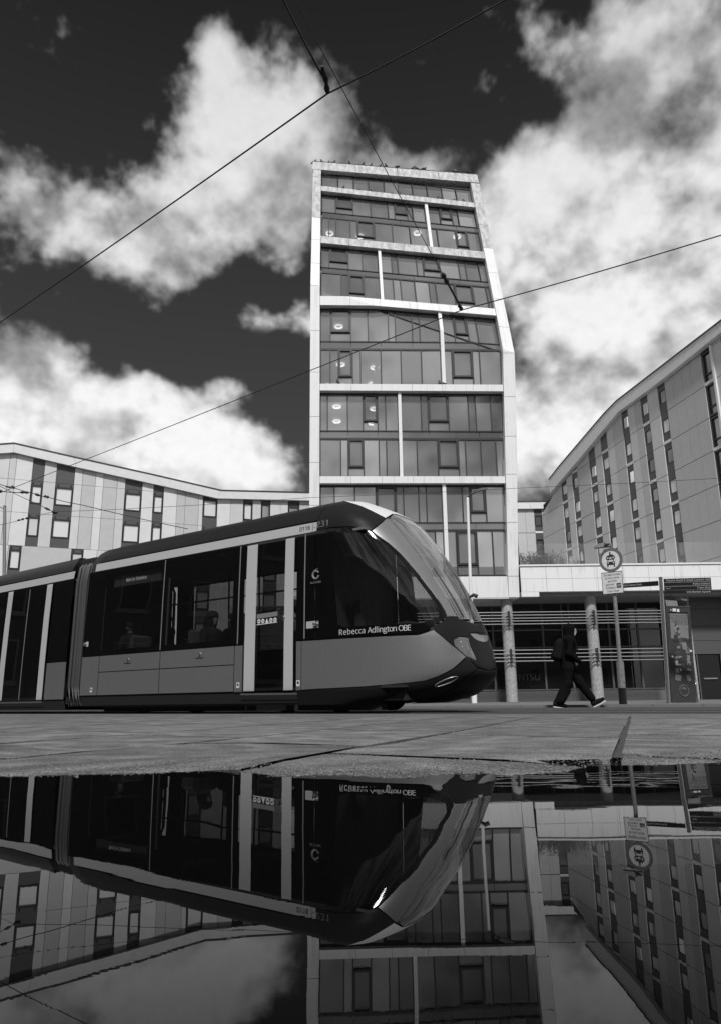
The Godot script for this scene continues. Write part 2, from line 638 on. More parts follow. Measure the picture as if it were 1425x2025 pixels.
func land_patch(mb: MB, poly: PackedVector2Array, cell: float, drop := 0.0) -> void:
	var lo := poly[0]
	var hi := poly[0]
	for p in poly:
		lo = lo.min(p)
		hi = hi.max(p)
	for i in range(floori(lo.x / cell), ceili(hi.x / cell)):
		for j in range(floori(lo.y / cell), ceili(hi.y / cell)):
			var q := PackedVector2Array([Vector2(i, j) * cell, Vector2(i + 1, j) * cell, Vector2(i + 1, j + 1) * cell, Vector2(i, j + 1) * cell])
			for r in Geometry2D.intersect_polygons(q, poly):
				if r.size() < 3:
					continue
				var vs := []
				var ns := []
				for p in r:
					vs.append(V(p.x, land(p.x, p.y) - drop, p.y))
					ns.append(land_normal(p.x, p.y))
				var t := Geometry2D.triangulate_polygon(r)
				for k in range(0, t.size(), 3):
					mb.tri(vs[t[k]], vs[t[k + 1]], vs[t[k + 2]], ns[t[k]], ns[t[k + 1]], ns[t[k + 2]])

func tram_n(x: float, d: float) -> float:
	return (x + 1.06) * 0.5835 + (d - 11.79) * 0.8121

# a point of the ground from track coordinates: along s, across n, raised by up
func track(s: float, n: float, up := 0.0) -> Vector3:
	var x := -1.06 + 0.8121 * s + 0.5835 * n
	var d := 11.79 - 0.5835 * s + 0.8121 * n
	return V(x, gy(d) + up, d)

func track_strip(s0: float, s1: float, n0: float, n1: float, up: float, thick := 0.0) -> ArrayMesh:
	var mb := MB.new()
	var k := maxi(1, int((s1 - s0) / 4.0))
	for i in k:
		var a := lerpf(s0, s1, float(i) / k)
		var b := lerpf(s0, s1, float(i + 1) / k)
		mb.quad(track(a, n0, up), track(b, n0, up), track(b, n1, up), track(a, n1, up), Vector3.UP)
		if thick > 0.0:
			mb.quad(track(a, n0, up), track(b, n0, up), track(b, n0, up - thick), track(a, n0, up - thick), track(0, -1) - track(0, 0))
			mb.quad(track(a, n1, up), track(b, n1, up), track(b, n1, up - thick), track(a, n1, up - thick), track(0, 1) - track(0, 0))
	return mb.mesh()

func make_ground() -> void:
	# broad sheet to the horizon
	var mb := MB.new()
	var xs := [-300.0, -60.0, 60.0, 300.0]
	var ds := [-60.0, -3.5, 2.0, 40.0, 500.0]
	for i in 3:
		for j in 4:
			if j == 1 and i == 1:
				continue
			mb.quad(V(xs[i], gy(ds[j]) - 0.05, ds[j]), V(xs[i + 1], gy(ds[j]) - 0.05, ds[j]), V(xs[i + 1], gy(minf(ds[j + 1], 60)) - 0.05, ds[j + 1]), V(xs[i], gy(minf(ds[j + 1], 60)) - 0.05, ds[j + 1]), Vector3.UP)
	mb.quad(V(-60, -0.09, -3.5), V(60, -0.09, -3.5), V(60, -0.09, 2.0), V(-60, -0.09, 2.0), Vector3.UP)
	var ground := struct("ground", mb.mesh(), M.asphalt)
	# joint bed under the slabs
	mb = MB.new()
	var kmin := -16
	var kmax := 11
	var ea := Vector2(0.34, 0.94)
	var eb := TRAM_DIR
	var bed := PackedVector2Array([Vector2(-13.5, -3.4), Vector2(9.5, -3.4), Vector2(9.5, 3.2), Vector2(-13.5, 19.7)])
	land_patch(mb, PackedVector2Array([Vector2(-1.6, 0.4), Vector2(1.6, 0.4), Vector2(1.6, 2.6), Vector2(-1.6, 2.6)]), 0.03, 0.010)
	for rect in [Rect2(-14, -4, 12.4, 25), Rect2(1.6, -4, 9, 13), Rect2(-1.6, -4, 3.2, 4.4), Rect2(-1.6, 2.6, 3.2, 12)]:
		for piece in Geometry2D.intersect_polygons(bed, PackedVector2Array([rect.position, Vector2(rect.end.x, rect.position.y), rect.end, Vector2(rect.position.x, rect.end.y)])):
			land_patch(mb, piece, 0.5, 0.012)
	var forecourt := struct("forecourt", mb.mesh(), M.wet_joint)
	# slabs: staggered, each its own piece, edges a little uneven
	var r2 := RandomNumberGenerator.new()
	r2.seed = 5
	for k in range(kmin, kmax):
		var x4 := 0.40 + 0.97 * k          # where this joint crosses depth 4
		var first: float = [0.0, 0.62, 0.31, 0.86][posmod(k * 7, 4)]
		for m in range(-5, 9):
			var t0 := (m + first) * 1.56
			var t1 := t0 + 1.56
			# corners: along a from the joint line, across b by 0.97 / (b.x - b.y * a.x / a.y)
			var wide := 0.97 / (eb.x - eb.y * ea.x / ea.y)
			var o := Vector2(x4, 4.0)
			var g := 0.012 + r2.randf() * 0.006
			var gt := 0.024 + r2.randf() * 0.014
			var poly := PackedVector2Array()
			for c in [[t0 + gt, g], [t0 + gt, wide - g], [t1 - gt, wide - g], [t1 - gt, g]]:
				var q: Vector2 = o + ea * c[0] + eb * c[1]
				poly.append(q + Vector2(r2.randf_range(-0.006, 0.006), r2.randf_range(-0.006, 0.006)))
			var keep := Geometry2D.intersect_polygons(poly, PackedVector2Array([Vector2(-13, -2.6), Vector2(9.0, -2.6), Vector2(9.0, 3.3), Vector2(4.24, 6.72), Vector2(-13, 19.1)]))
			for q in keep:
				var c := Vector2.ZERO
				for p in q:
					c += p
				c /= q.size()
				if c.y < -2.2 or absf(c.x) > 4.0 + c.y * 0.62:
					continue
				mb = MB.new()
				var near: bool = c.y > 0.9 and c.y < 2.9 and absf(c.x) < 1.5
				land_patch(mb, q, 0.011 if near else 0.4)
				for i in q.size():
					var a := q[i]
					var b := q[(i + 1) % q.size()]
					mb.quad(V(a.x, land(a.x, a.y), a.y), V(b.x, land(b.x, b.y), b.y), V(b.x, land(b.x, b.y) - 0.03, b.y), V(a.x, land(a.x, a.y) - 0.03, a.y), V((a + b).x * 0.5 - c.x, 0, (a + b).y * 0.5 - c.y))
				part(forecourt, "paving_slab", mb.mesh(), M["slab_concrete_%d" % r2.randi_range(0, 3)])
	# standing water
	mb = MB.new()
	mb.quad(V(-2.9, 0, -2.3), V(2.9, 0, -2.3), V(2.9, 0, 2.3), V(-2.9, 0, 2.3), Vector3.UP)
	struct("water", mb.mesh(), M.water)
	# edge strip, track bed, rails
	struct("track_edge", track_strip(-40, 60, -1.02, -0.78, 0.004, 0.05), M.kerb_stone)
	struct("track_bed", track_strip(-40, 60, -0.78, 3.2, -0.004), M.track_bed)
	for n in [0.4825, 1.9175]:
		var rail := struct("track_rail", track_strip(-40, 60, n - 0.035, n + 0.035, 0.006, 0.05), M.rail_steel)
		part(rail, "groove", track_strip(-40, 60, n + 0.036, n + 0.085, 0.001), M.groove)
	# painted line and patches of the carriageway beyond
	struct("road", track_strip(-40, 60, 3.2, 6.45, -0.002), M.asphalt)
	var kerb := struct("kerb", track_strip(-40, 60, 6.45, 6.452, -0.01), M.groove)
	for i in range(-6, 40):
		part(kerb, "kerb_stone", track_strip(i * 0.92 + 0.005, (i + 1) * 0.92 - 0.005, 6.45, 6.6, 0.05, 0.08), M.kerb_stone)
	mb = MB.new()
	for i in 12:
		var a := -40.0 + i * 100.0 / 12.0
		var b := a + 100.0 / 12.0
		mb.quad(track(a, 6.6, 0.048), track(b, 6.6, 0.048), track(b, 60, 0.048), track(a, 60, 0.048), Vector3.UP)
	struct("pavement", mb.mesh(), M.paving)
	# loose grit washed up along the water's edge
	var grain := MB.new()
	grain.lathe([Vector2(0.0, -0.5), Vector2(0.75, -0.25), Vector2(1.0, 0.1), Vector2(0.55, 0.5), Vector2(0.0, 0.6)], 6)
	var mm := MultiMesh.new()
	mm.transform_format = MultiMesh.TRANSFORM_3D
	mm.mesh = grain.mesh()
	mm.instance_count = 2600
	for i in 2600:
		var x := r2.randf_range(-1.5, 1.5)
		var off := absf(r2.randfn(0.0, 0.16)) - 0.015
		var d := shore(x) + off
		var r := 0.0012 + 0.0026 * pow(r2.randf(), 3.0)
		mm.set_instance_transform(i, Transform3D(Basis(Vector3(r2.randf(), 1, r2.randf()).normalized(), r2.randf() * TAU).scaled(Vector3(r * r2.randf_range(0.8, 1.5), r * 0.9, r)), V(x, land(x, d) + r * 0.3, d)))
	var grit := MultiMeshInstance3D.new()
	grit.name = "grit"
	grit.multimesh = mm
	grit.material_override = M.grit_pale
	grit.set_meta("kind", "stuff")
	tag(grit, "loose pale grit along the edge of the puddle", "grit")
	add_child(grit)

# ------------------------------------------------------------------ the tower: lower face upright, upper face leaning back from a slanting crease
const LEAN := 0.3792
func crease(u: float) -> float:
	return 22.792 - 0.3675 * u
func back(u: float, y: float) -> float:
	return LEAN * maxf(0.0, y - crease(u))
# a polygon (u, y) on the tower's face, from off (behind the face) to off + thick
func face_prism(poly: PackedVector2Array, off: float, thick: float) -> ArrayMesh:
	var mb := MB.new()
	var low := PackedVector2Array([Vector2(-5, -5), Vector2(20, -5), Vector2(20, crease(20)), Vector2(-5, crease(-5))])
	var high := PackedVector2Array([Vector2(-5, crease(-5)), Vector2(20, crease(20)), Vector2(20, 60), Vector2(-5, 60)])
	for half in [low, high]:
		for p in Geometry2D.intersect_polygons(poly, half):
			var t := Geometry2D.triangulate_polygon(p)
			for i in range(0, t.size(), 3):
				var f := []
				var g := []
				for k in 3:
					var q: Vector2 = p[t[i + k]]
					f.append(Vector3(q.x, q.y, -back(q.x, q.y) - off))
					g.append(Vector3(q.x, q.y, -back(q.x, q.y) - off - thick))
				mb.flat(f[0], f[1], f[2], Vector3(0, 0, 1))
				mb.flat(g[0], g[1], g[2], Vector3(0, 0, -1))
	var s := 1.0 if Geometry2D.is_polygon_clockwise(poly) else -1.0
	for i in poly.size():
		var a := poly[i]
		var b := poly[(i + 1) % poly.size()]
		var e := b - a
		var cuts := [a]
		var fa := a.y - crease(a.x)
		var fb := b.y - crease(b.x)
		if fa * fb < 0.0:
			cuts.append(a.lerp(b, fa / (fa - fb)))
		cuts.append(b)
		for k in cuts.size() - 1:
			var p: Vector2 = cuts[k]
			var q: Vector2 = cuts[k + 1]
			var zp := -back(p.x, p.y) - off
			var zq := -back(q.x, q.y) - off
			mb.quad(Vector3(p.x, p.y, zp), Vector3(q.x, q.y, zq), Vector3(q.x, q.y, zq - thick), Vector3(p.x, p.y, zp - thick), Vector3(-e.y, e.x, 0) * s)
	return mb.mesh()

# one sheet of glass on the folded face
func face_sheet(parent: Node, called: String, u0: float, u1: float, y0: float, y1: float, off: float, m: Material) -> MeshInstance3D:
	var mb := MB.new()
	for half in [PackedVector2Array([Vector2(-5, -5), Vector2(20, -5), Vector2(20, crease(20)), Vector2(-5, crease(-5))]), PackedVector2Array([Vector2(-5, crease(-5)), Vector2(20, crease(20)), Vector2(20, 60), Vector2(-5, 60)])]:
		for p in Geometry2D.intersect_polygons(rect2(u0, u1, y0, y1), half):
			var t := Geometry2D.triangulate_polygon(p)
			for i in range(0, t.size(), 3):
				var f := []
				for k in 3:
					var q: Vector2 = p[t[i + k]]
					f.append(Vector3(q.x, q.y, -back(q.x, q.y) - off))
				mb.flat(f[0], f[1], f[2], Vector3(0, 0, 1))
	return part(parent, called, mb.mesh(), m)

func rect2(u0: float, u1: float, y0: float, y1: float) -> PackedVector2Array:
	return PackedVector2Array([Vector2(u0, y0), Vector2(u1, y0), Vector2(u1, y1), Vector2(u0, y1)])

func face_box(parent: Node, called: String, u0: float, u1: float, y0: float, y1: float, off: float, thick: float, m: Material) -> MeshInstance3D:
	return part(parent, called, face_prism(rect2(u0, u1, y0, y1), off, thick), m)

func right_edge(y: float) -> float:
	return lerpf(10.72, 11.36, smoothstep(3.0, 20.0, y)) if y < 20.0 else 11.36
func right_inner(y: float) -> float:
	return lerpf(10.2, 10.74, clampf((y - 5.5) / 14.0, 0, 1))

func make_tower() -> void:
	var at := Transform3D(Basis(Vector3(0.99912, 0, -0.04188), Vector3.UP, Vector3(0.04188, 0, 0.99912)), V(-2.654, 0, 36.989))
	var t := thing("tower_block", "tall tower with white folded frame, glass front and pigeons along its top", "tower", "", at)
	var g := 0.45                                   # glass sits this far behind the face
	# frame: left and right uprights in cladding panels, then the lintel
	var lefts := [4.95, 7.2, 9.85, 12.2, 14.8, 17.4, 19.9, 22.72, 24.6, 26.7, 28.8, 31.0, 33.0]
	for i in lefts.size():
		var y0: float = lefts[i]
		var y1: float = lefts[i + 1] if i + 1 < lefts.size() else 33.8
		var m: Material = M.weathered_cladding if y0 > 28.0 else M.white_cladding
		face_box(t, "cladding_panel", 0.0, 0.52, y0 + 0.012, y1 - 0.012, 0.0, 1.0, m)
	var rights := [4.95, 6.05, 8.9, 11.55, 13.7, 16.0, 18.62, 20.6, 22.9, 25.2, 27.5, 29.8, 32.1]
	for i in rights.size():
		var y0: float = rights[i] + 0.012
		var y1: float = (rights[i + 1] if i + 1 < rights.size() else 34.3) - 0.012
		var m: Material = M.weathered_cladding if y0 > 27.0 else M.white_cladding
		part(t, "cladding_panel", face_prism(PackedVector2Array([Vector2(right_inner(y0), y0), Vector2(right_edge(y0), y0), Vector2(right_edge(y1), y1), Vector2(right_inner(y1), y1)]), 0.0, 1.0), m)
	for i in 4:
		var a := -0.03 + i * 2.85
		var b := a + 2.826
		part(t, "cladding_panel", face_prism(PackedVector2Array([Vector2(a, 33.82 + a * 0.052), Vector2(b, 33.82 + b * 0.052), Vector2(b, 34.66 + b * 0.06), Vector2(a, 34.66 + a * 0.06)]), 0.0, 1.6), M.weathered_cladding)
	part(t, "roof_trim", face_prism(PackedVector2Array([Vector2(-0.05, 34.67), Vector2(11.38, 35.355), Vector2(11.38, 35.40), Vector2(-0.05, 34.71)]), -0.02, 8.0), M.roof_trim)
	# base band under the glass
	for i in 4:
		face_box(t, "cladding_panel", 0.53 + i * 2.4, 0.53 + (i + 1) * 2.4 - 0.02 if i < 3 else 10.19, 4.95, 6.05, 0.03, 0.9, M.white_cladding)
	bx(t, "soffit", Vector3(0.0, 4.9, -4.0), Vector3(10.7, 4.95, -0.05), M.fascia)
	# beams, in panels
	var beams := [[11.06, 11.44, 0.0], [16.33, 16.72, 0.0], [21.5, 22.06, 0.0], [26.48, 27.12, 0.0], [31.6, 32.1, 0.0]]
	for bi in beams.size():
		var b: Array = beams[bi]
		var r: float = right_inner(b[0]) - 0.01
		var n := 6
		for i in n:
			var a0 := 0.535 + (r - 0.535) * i / n
			var a1 := 0.535 + (r - 0.535) * (i + 1) / n - 0.014
			face_box(t, "beam_panel", a0, a1, b[0], b[1], 0.02, 0.55, M.weathered_cladding if bi >= 3 else M.white_cladding)
	# white mullions
	for m in [[7.03, 7.22, 6.05, 11.06], [4.79, 4.96, 11.44, 16.33], [7.27, 7.46, 16.72, 21.5], [4.0, 4.17, 22.06, 26.48], [7.31, 7.5, 27.12, 31.6]]:
		var mid: float = (m[2] + m[3]) * 0.5
		face_box(t, "mullion", m[0], m[1], m[2], mid - 0.006, 0.16, 0.3, M.white_metal)
		face_box(t, "mullion", m[0], m[1], mid + 0.006, m[3], 0.16, 0.3, M.white_metal)
	# rows of glass: y0, y1, joints, opening lights by index
	var rows := [
		[6.16, 8.55, [0.55, 1.65, 2.05, 2.89, 3.71, 4.12, 4.9, 5.77, 6.6, 7.03, -1, 7.22, 7.69, 8.78, 9.61, 10.32], [2, 12]],
		[8.99, 11.0, [0.56, 1.3, 2.38, 3.5, 4.58, 4.97, 5.78, 6.19, 7.03, -1, 7.22, 8.12, 8.51, 9.37, 10.4], [3, 12]],
		[11.5, 13.66, [0.55, 1.65, 2.05, 2.89, 3.71, 4.12, 4.79, -1, 4.96, 5.77, 6.9, 8.03, 8.41, 9.25, 10.08, 10.5], [2, 10]],
		[14.13, 16.28, [0.55, 0.94, 2.03, 2.88, 3.68, 4.11, 4.79, -1, 4.96, 6.07, 6.45, 7.58, 8.68, 9.08, 9.92, 10.55], [3, 10]],
		[16.76, 18.97, [0.56, 1.09, 1.54, 2.33, 2.77, 3.92, 5.03, 6.18, 7.27, -1, 7.46, 7.9, 9.06, 9.46, 10.66], [2, 11]],
		[19.46, 21.46, [0.56, 1.11, 2.25, 3.22, 4.37, 4.76, 5.73, 6.15, 7.27, -1, 7.46, 8.15, 8.95, 9.5, 10.7], [1, 11]],
		[22.1, 24.18, [0.6, 1.74, 2.17, 3.08, 4.0, -1, 4.17, 4.81, 5.25, 6.11, 6.97, 7.38, 8.49, 9.66, 10.5, 10.73], [2, 12]],
		[24.66, 26.45, [0.6, 1.05, 2.18, 3.03, 4.0, -1, 4.17, 4.81, 5.19, 6.36, 6.75, 7.81, 9.01, 9.44, 10.31, 10.73], [1, 10]],
		[27.2, 29.3, [0.6, 1.03, 1.46, 2.35, 2.78, 3.88, 5.02, 6.15, 7.31, -1, 7.5, 7.93, 9.14, 9.92, 10.73], [4, 12]],
		[29.84, 31.56, [0.6, 1.47, 2.57, 3.72, 4.86, 5.27, 6.11, 6.49, 7.31, -1, 7.5, 8.3, 9.12, 9.54, 10.73], [1, 5, 11]],
		[32.15, 33.9, [0.6, 1.59, 2.63, 3.64, 4.67, 5.66, 6.65, 7.66, 8.68, 9.67, 10.73], []]]
	var spans := [[8.57, 8.97, [0.55, 2.4, 4.6, 7.03, -1, 7.22, 8.77, 10.35]], [13.68, 14.11, [0.55, 2.07, 3.67, 4.79, -1, 4.96, 6.49, 7.97, 9.23, 10.5]], [18.99, 19.44, [0.56, 2.25, 3.94, 5.72, 7.27, -1, 7.46, 9.43, 10.7]],
		[24.2, 24.64, [0.6, 2.17, 4.0, -1, 4.17, 6.11, 8.9, 10.73]], [29.32, 29.82, [0.6, 1.9, 3.72, 5.6, 7.31, -1, 7.5, 9.3, 10.73]]]
	var r2 := RandomNumberGenerator.new()
	r2.seed = 33
	for row in rows:
		var y0: float = row[0]
		var y1: float = row[1]
		var js: Array = row[2]
		for i in js.size() - 1:
			if js[i] < 0 or js[i + 1] < 0:
				continue
			var a: float = js[i]
			var b: float = js[i + 1]
			var tilt := r2.randf_range(-0.05, 0.05)
			if i in row[3]:
				# an opening light over a small fixed pane, in a heavy frame
				var w := part(t, "window", MB.new().mesh(), M.dark_frame)
				var mb := MB.new()
				w.mesh = face_frame(a + 0.02, b - 0.02, y0 + 0.55, y1 - 0.02, 0.1, g - 0.11, 0.13)
				face_sheet(w, "pane", a + 0.12, b - 0.12, y0 + 0.65, y1 - 0.12, g - 0.01, M.tower_glass_3)
				face_sheet(w, "lower_pane", a + 0.03, b - 0.03, y0 + 0.04, y0 + 0.53, g + 0.002, M.tower_glass_0)
				face_box(w, "transom", a + 0.02, b - 0.02, y0 + 0.5, y0 + 0.56, g - 0.05, 0.06, M.dark_frame)
			else:
				# panes are never quite flush: each leans a hair
				var o := face_sheet(t, "pane", a + 0.025, b - 0.025, y0 + 0.03, y1 - 0.03, g, M["tower_glass_%d" % r2.randi_range(0, 4)])
				o.rotate_y(tilt * 0.25)
				o.position += Vector3((a + b) * 0.5, 0, -g) - o.transform.basis * Vector3((a + b) * 0.5, 0, -g)
			# bar at the left joint
			face_box(t, "glazing_bar", a - 0.03, a + 0.03, y0 - 0.02, y1 + 0.02, g - 0.07, 0.12, M.dark_frame)
		face_box(t, "glazing_bar", js[-1] - 0.03, js[-1] + 0.03, y0 - 0.02, y1 + 0.02, g - 0.07, 0.12, M.dark_frame)
		face_box(t, "glazing_bar", js[0], js[-1], y0 - 0.025, y0 + 0.035, g - 0.05, 0.1, M.dark_frame)
		face_box(t, "glazing_bar", js[0], js[-1], y1 - 0.035, y1 + 0.075, g - 0.05, 0.1, M.dark_frame)
		# side cover strip between glass and frame
		face_box(t, "cover_strip", js[-1] + 0.03, right_inner(y1) + 0.02, y0 - 0.02, y1 + 0.02, g - 0.03, 0.06, M.dark_frame)
	for s in spans:
		var js: Array = s[2]
		for i in js.size() - 1:
			if js[i] < 0 or js[i + 1] < 0:
				continue
			face_box(t, "spandrel_panel", js[i] + 0.01, js[i + 1] - 0.01, s[0] + 0.012, s[1] - 0.012, g - 0.005, 0.03, M.spandrel)
	# the crease shows as a slanting bar across the glass
	var cr := PackedVector2Array([Vector2(2.3, crease(2.3) - 0.0), Vector2(10.72, crease(10.72) - 0.0), Vector2(10.72, crease(10.72) + 0.07), Vector2(2.3, crease(2.3) + 0.07)])
	part(t, "crease_bar", face_prism(cr, g - 0.06, 0.1), M.dark_frame)
	# floors and rooms behind the glass
	var floors := [6.0, 8.75, 11.2, 13.9, 16.4, 19.2, 21.7, 24.4, 26.75, 29.55, 31.8, 34.2]
	for i in floors.size():
		var y: float = floors[i]
		var z := back(5.5, y) + 1.9
		part(t, "floor_slab", slab_mesh(y - 0.11, y + 0.11, g + 0.12), M.room_ceiling)
	for i in floors.size() - 1:
		var y: float = floors[i]
		bx(t, "room_wall", Vector3(0.3, y + 0.115, -back(0.5, y + 2.0) - 6.6), Vector3(10.9, floors[i + 1] - 0.115, -back(0.5, y + 2.0) - 6.5), M.room_wall)
		for u in [3.75, 7.2]:
			bx(t, "room_wall", Vector3(u - 0.05, y + 0.12, -back(0.5, y + 2.0) - 6.4), Vector3(u + 0.05, floors[i + 1] - 0.12, -back(u, floors[i + 1]) - 0.8), M.room_wall)
	# flanks, back and roof
	for u in [0.02, 10.38]:
		var mb := MB.new()
		var d := 0.3
		var pts := PackedVector2Array([Vector2(-15, 4.95), Vector2(-0.98, 4.95), Vector2(-0.98, crease(u)), Vector2(-back(u, 34.5) - 0.98, 34.5), Vector2(-15, 34.5)])
		mb.prism(pts, -u - d if u > 1 else -u - d, -u)
		part(t, "flank_wall", mb.mesh(), M.white_cladding, Transform3D(Basis(Vector3(0, 0, 1), Vector3(0, 1, 0), Vector3(-1, 0, 0)), Vector3.ZERO))
	bx(t, "rear_wall", Vector3(0.0, 0.0, -15.2), Vector3(11.3, 34.5, -14.9), M.white_cladding)
	var mbr := MB.new()
	mbr.quad(Vector3(0, 34.55, -4.6), Vector3(11.3, 35.2, -6.6), Vector3(11.3, 35.2, -15.2), Vector3(0, 34.55, -15.2), Vector3.UP)
	part(t, "roof_deck", mbr.mesh(), M.roof_trim)
	# lit ring lamps on the ceilings of some rooms
	for l in [[1.465, 16.28, 1.9], [1.48, 16.28, 4.2], [3.6, 16.28, 2.2], [3.62, 16.28, 4.5], [3.7, 19.08, 2.7], [1.7, 19.08, 2.3], [3.7, 19.08, 5.0], [1.6, 21.58, 2.4], [1.08, 29.43, 2.1], [3.05, 29.43, 2.1], [6.75, 29.43, 1.15], [9.4, 29.43, 1.1]]:
		var y: float = l[1]
		var pos := Vector3(l[0], y - 0.135, -back(l[0], y - 0.4) - l[2])
		var mb := MB.new()
		var ring := []
		for k in 25:
			ring.append(Vector3(cos(TAU * k / 24.0) * 0.21, 0, sin(TAU * k / 24.0) * 0.21))
		mb.tube(ring, [0.06], 8, false)
		var o := thing("ring_lamp", "glowing white ring lamp on a room ceiling behind the tower glass", "lamp", "lit ring lamps inside the tower", at * Transform3D(Basis(), pos))
		part(o, "lamp_ring", mb.mesh(), M.lamp_glow)
		var st := MB.new()
		st.tube([Vector3(0, 0.13, 0), Vector3(0, 0.0, 0)], [0.1, 0.12], 12)
		part(o, "ceiling_rose", st.mesh(), M.room_ceiling)
		var om := OmniLight3D.new()
		om.name = "lamp_light"
		om.light_energy = 0.12
		om.light_size = 0.15
		om.omni_range = 8.0
		om.omni_attenuation = 2.0
		om.shadow_enabled = true
		om.position = Vector3(0, -0.14, 0)
		o.add_child(om)

func face_frame(u0: float, u1: float, y0: float, y1: float, wide: float, off: float, thick: float) -> ArrayMesh:
	var st := SurfaceTool.new()
	var first := true
	for r in [rect2(u0, u0 + wide, y0, y1), rect2(u1 - wide, u1, y0, y1), rect2(u0 + wide, u1 - wide, y0, y0 + wide), rect2(u0 + wide, u1 - wide, y1 - wide, y1)]:
		var m := face_prism(r, off, thick)
		if first:
			st.begin(Mesh.PRIMITIVE_TRIANGLES)
			first = false
		st.append_from(m, 0, Transform3D())
	return st.commit()

func slab_mesh(y0: float, y1: float, off: float) -> ArrayMesh:
	var mb := MB.new()
	var a := Vector3(0.35, 0, -back(0.35, y1) - off)
	var b := Vector3(10.95, 0, -back(10.95, y1) - off)
	var c := Vector3(10.95, 0, -14.8)
	var d := Vector3(0.35, 0, -14.8)
	# keep the front edge behind the folded glass
	var e := Vector3(clampf((22.792 - y1) / 0.3675, 0.36, 10.94), 0, 0)
	e.z = -back(e.x, y1) - off
	for y in [y0, y1]:
		var o := Vector3(0, y, 0)
		mb.quad(a + o, e + o, c + o, d + o, Vector3(0, y - (y0 + y1) * 0.5, 0))
		mb.flat(e + o, b + o, c + o, Vector3(0, y - (y0 + y1) * 0.5, 0))
	var lo := Vector3(0, y0, 0)
	var hi := Vector3(0, y1, 0)
	mb.quad(a + lo, e + lo, e + hi, a + hi, Vector3(0, 0, 1))
	mb.quad(e + lo, b + lo, b + hi, e + hi, Vector3(0, 0, 1))
	return mb.mesh()

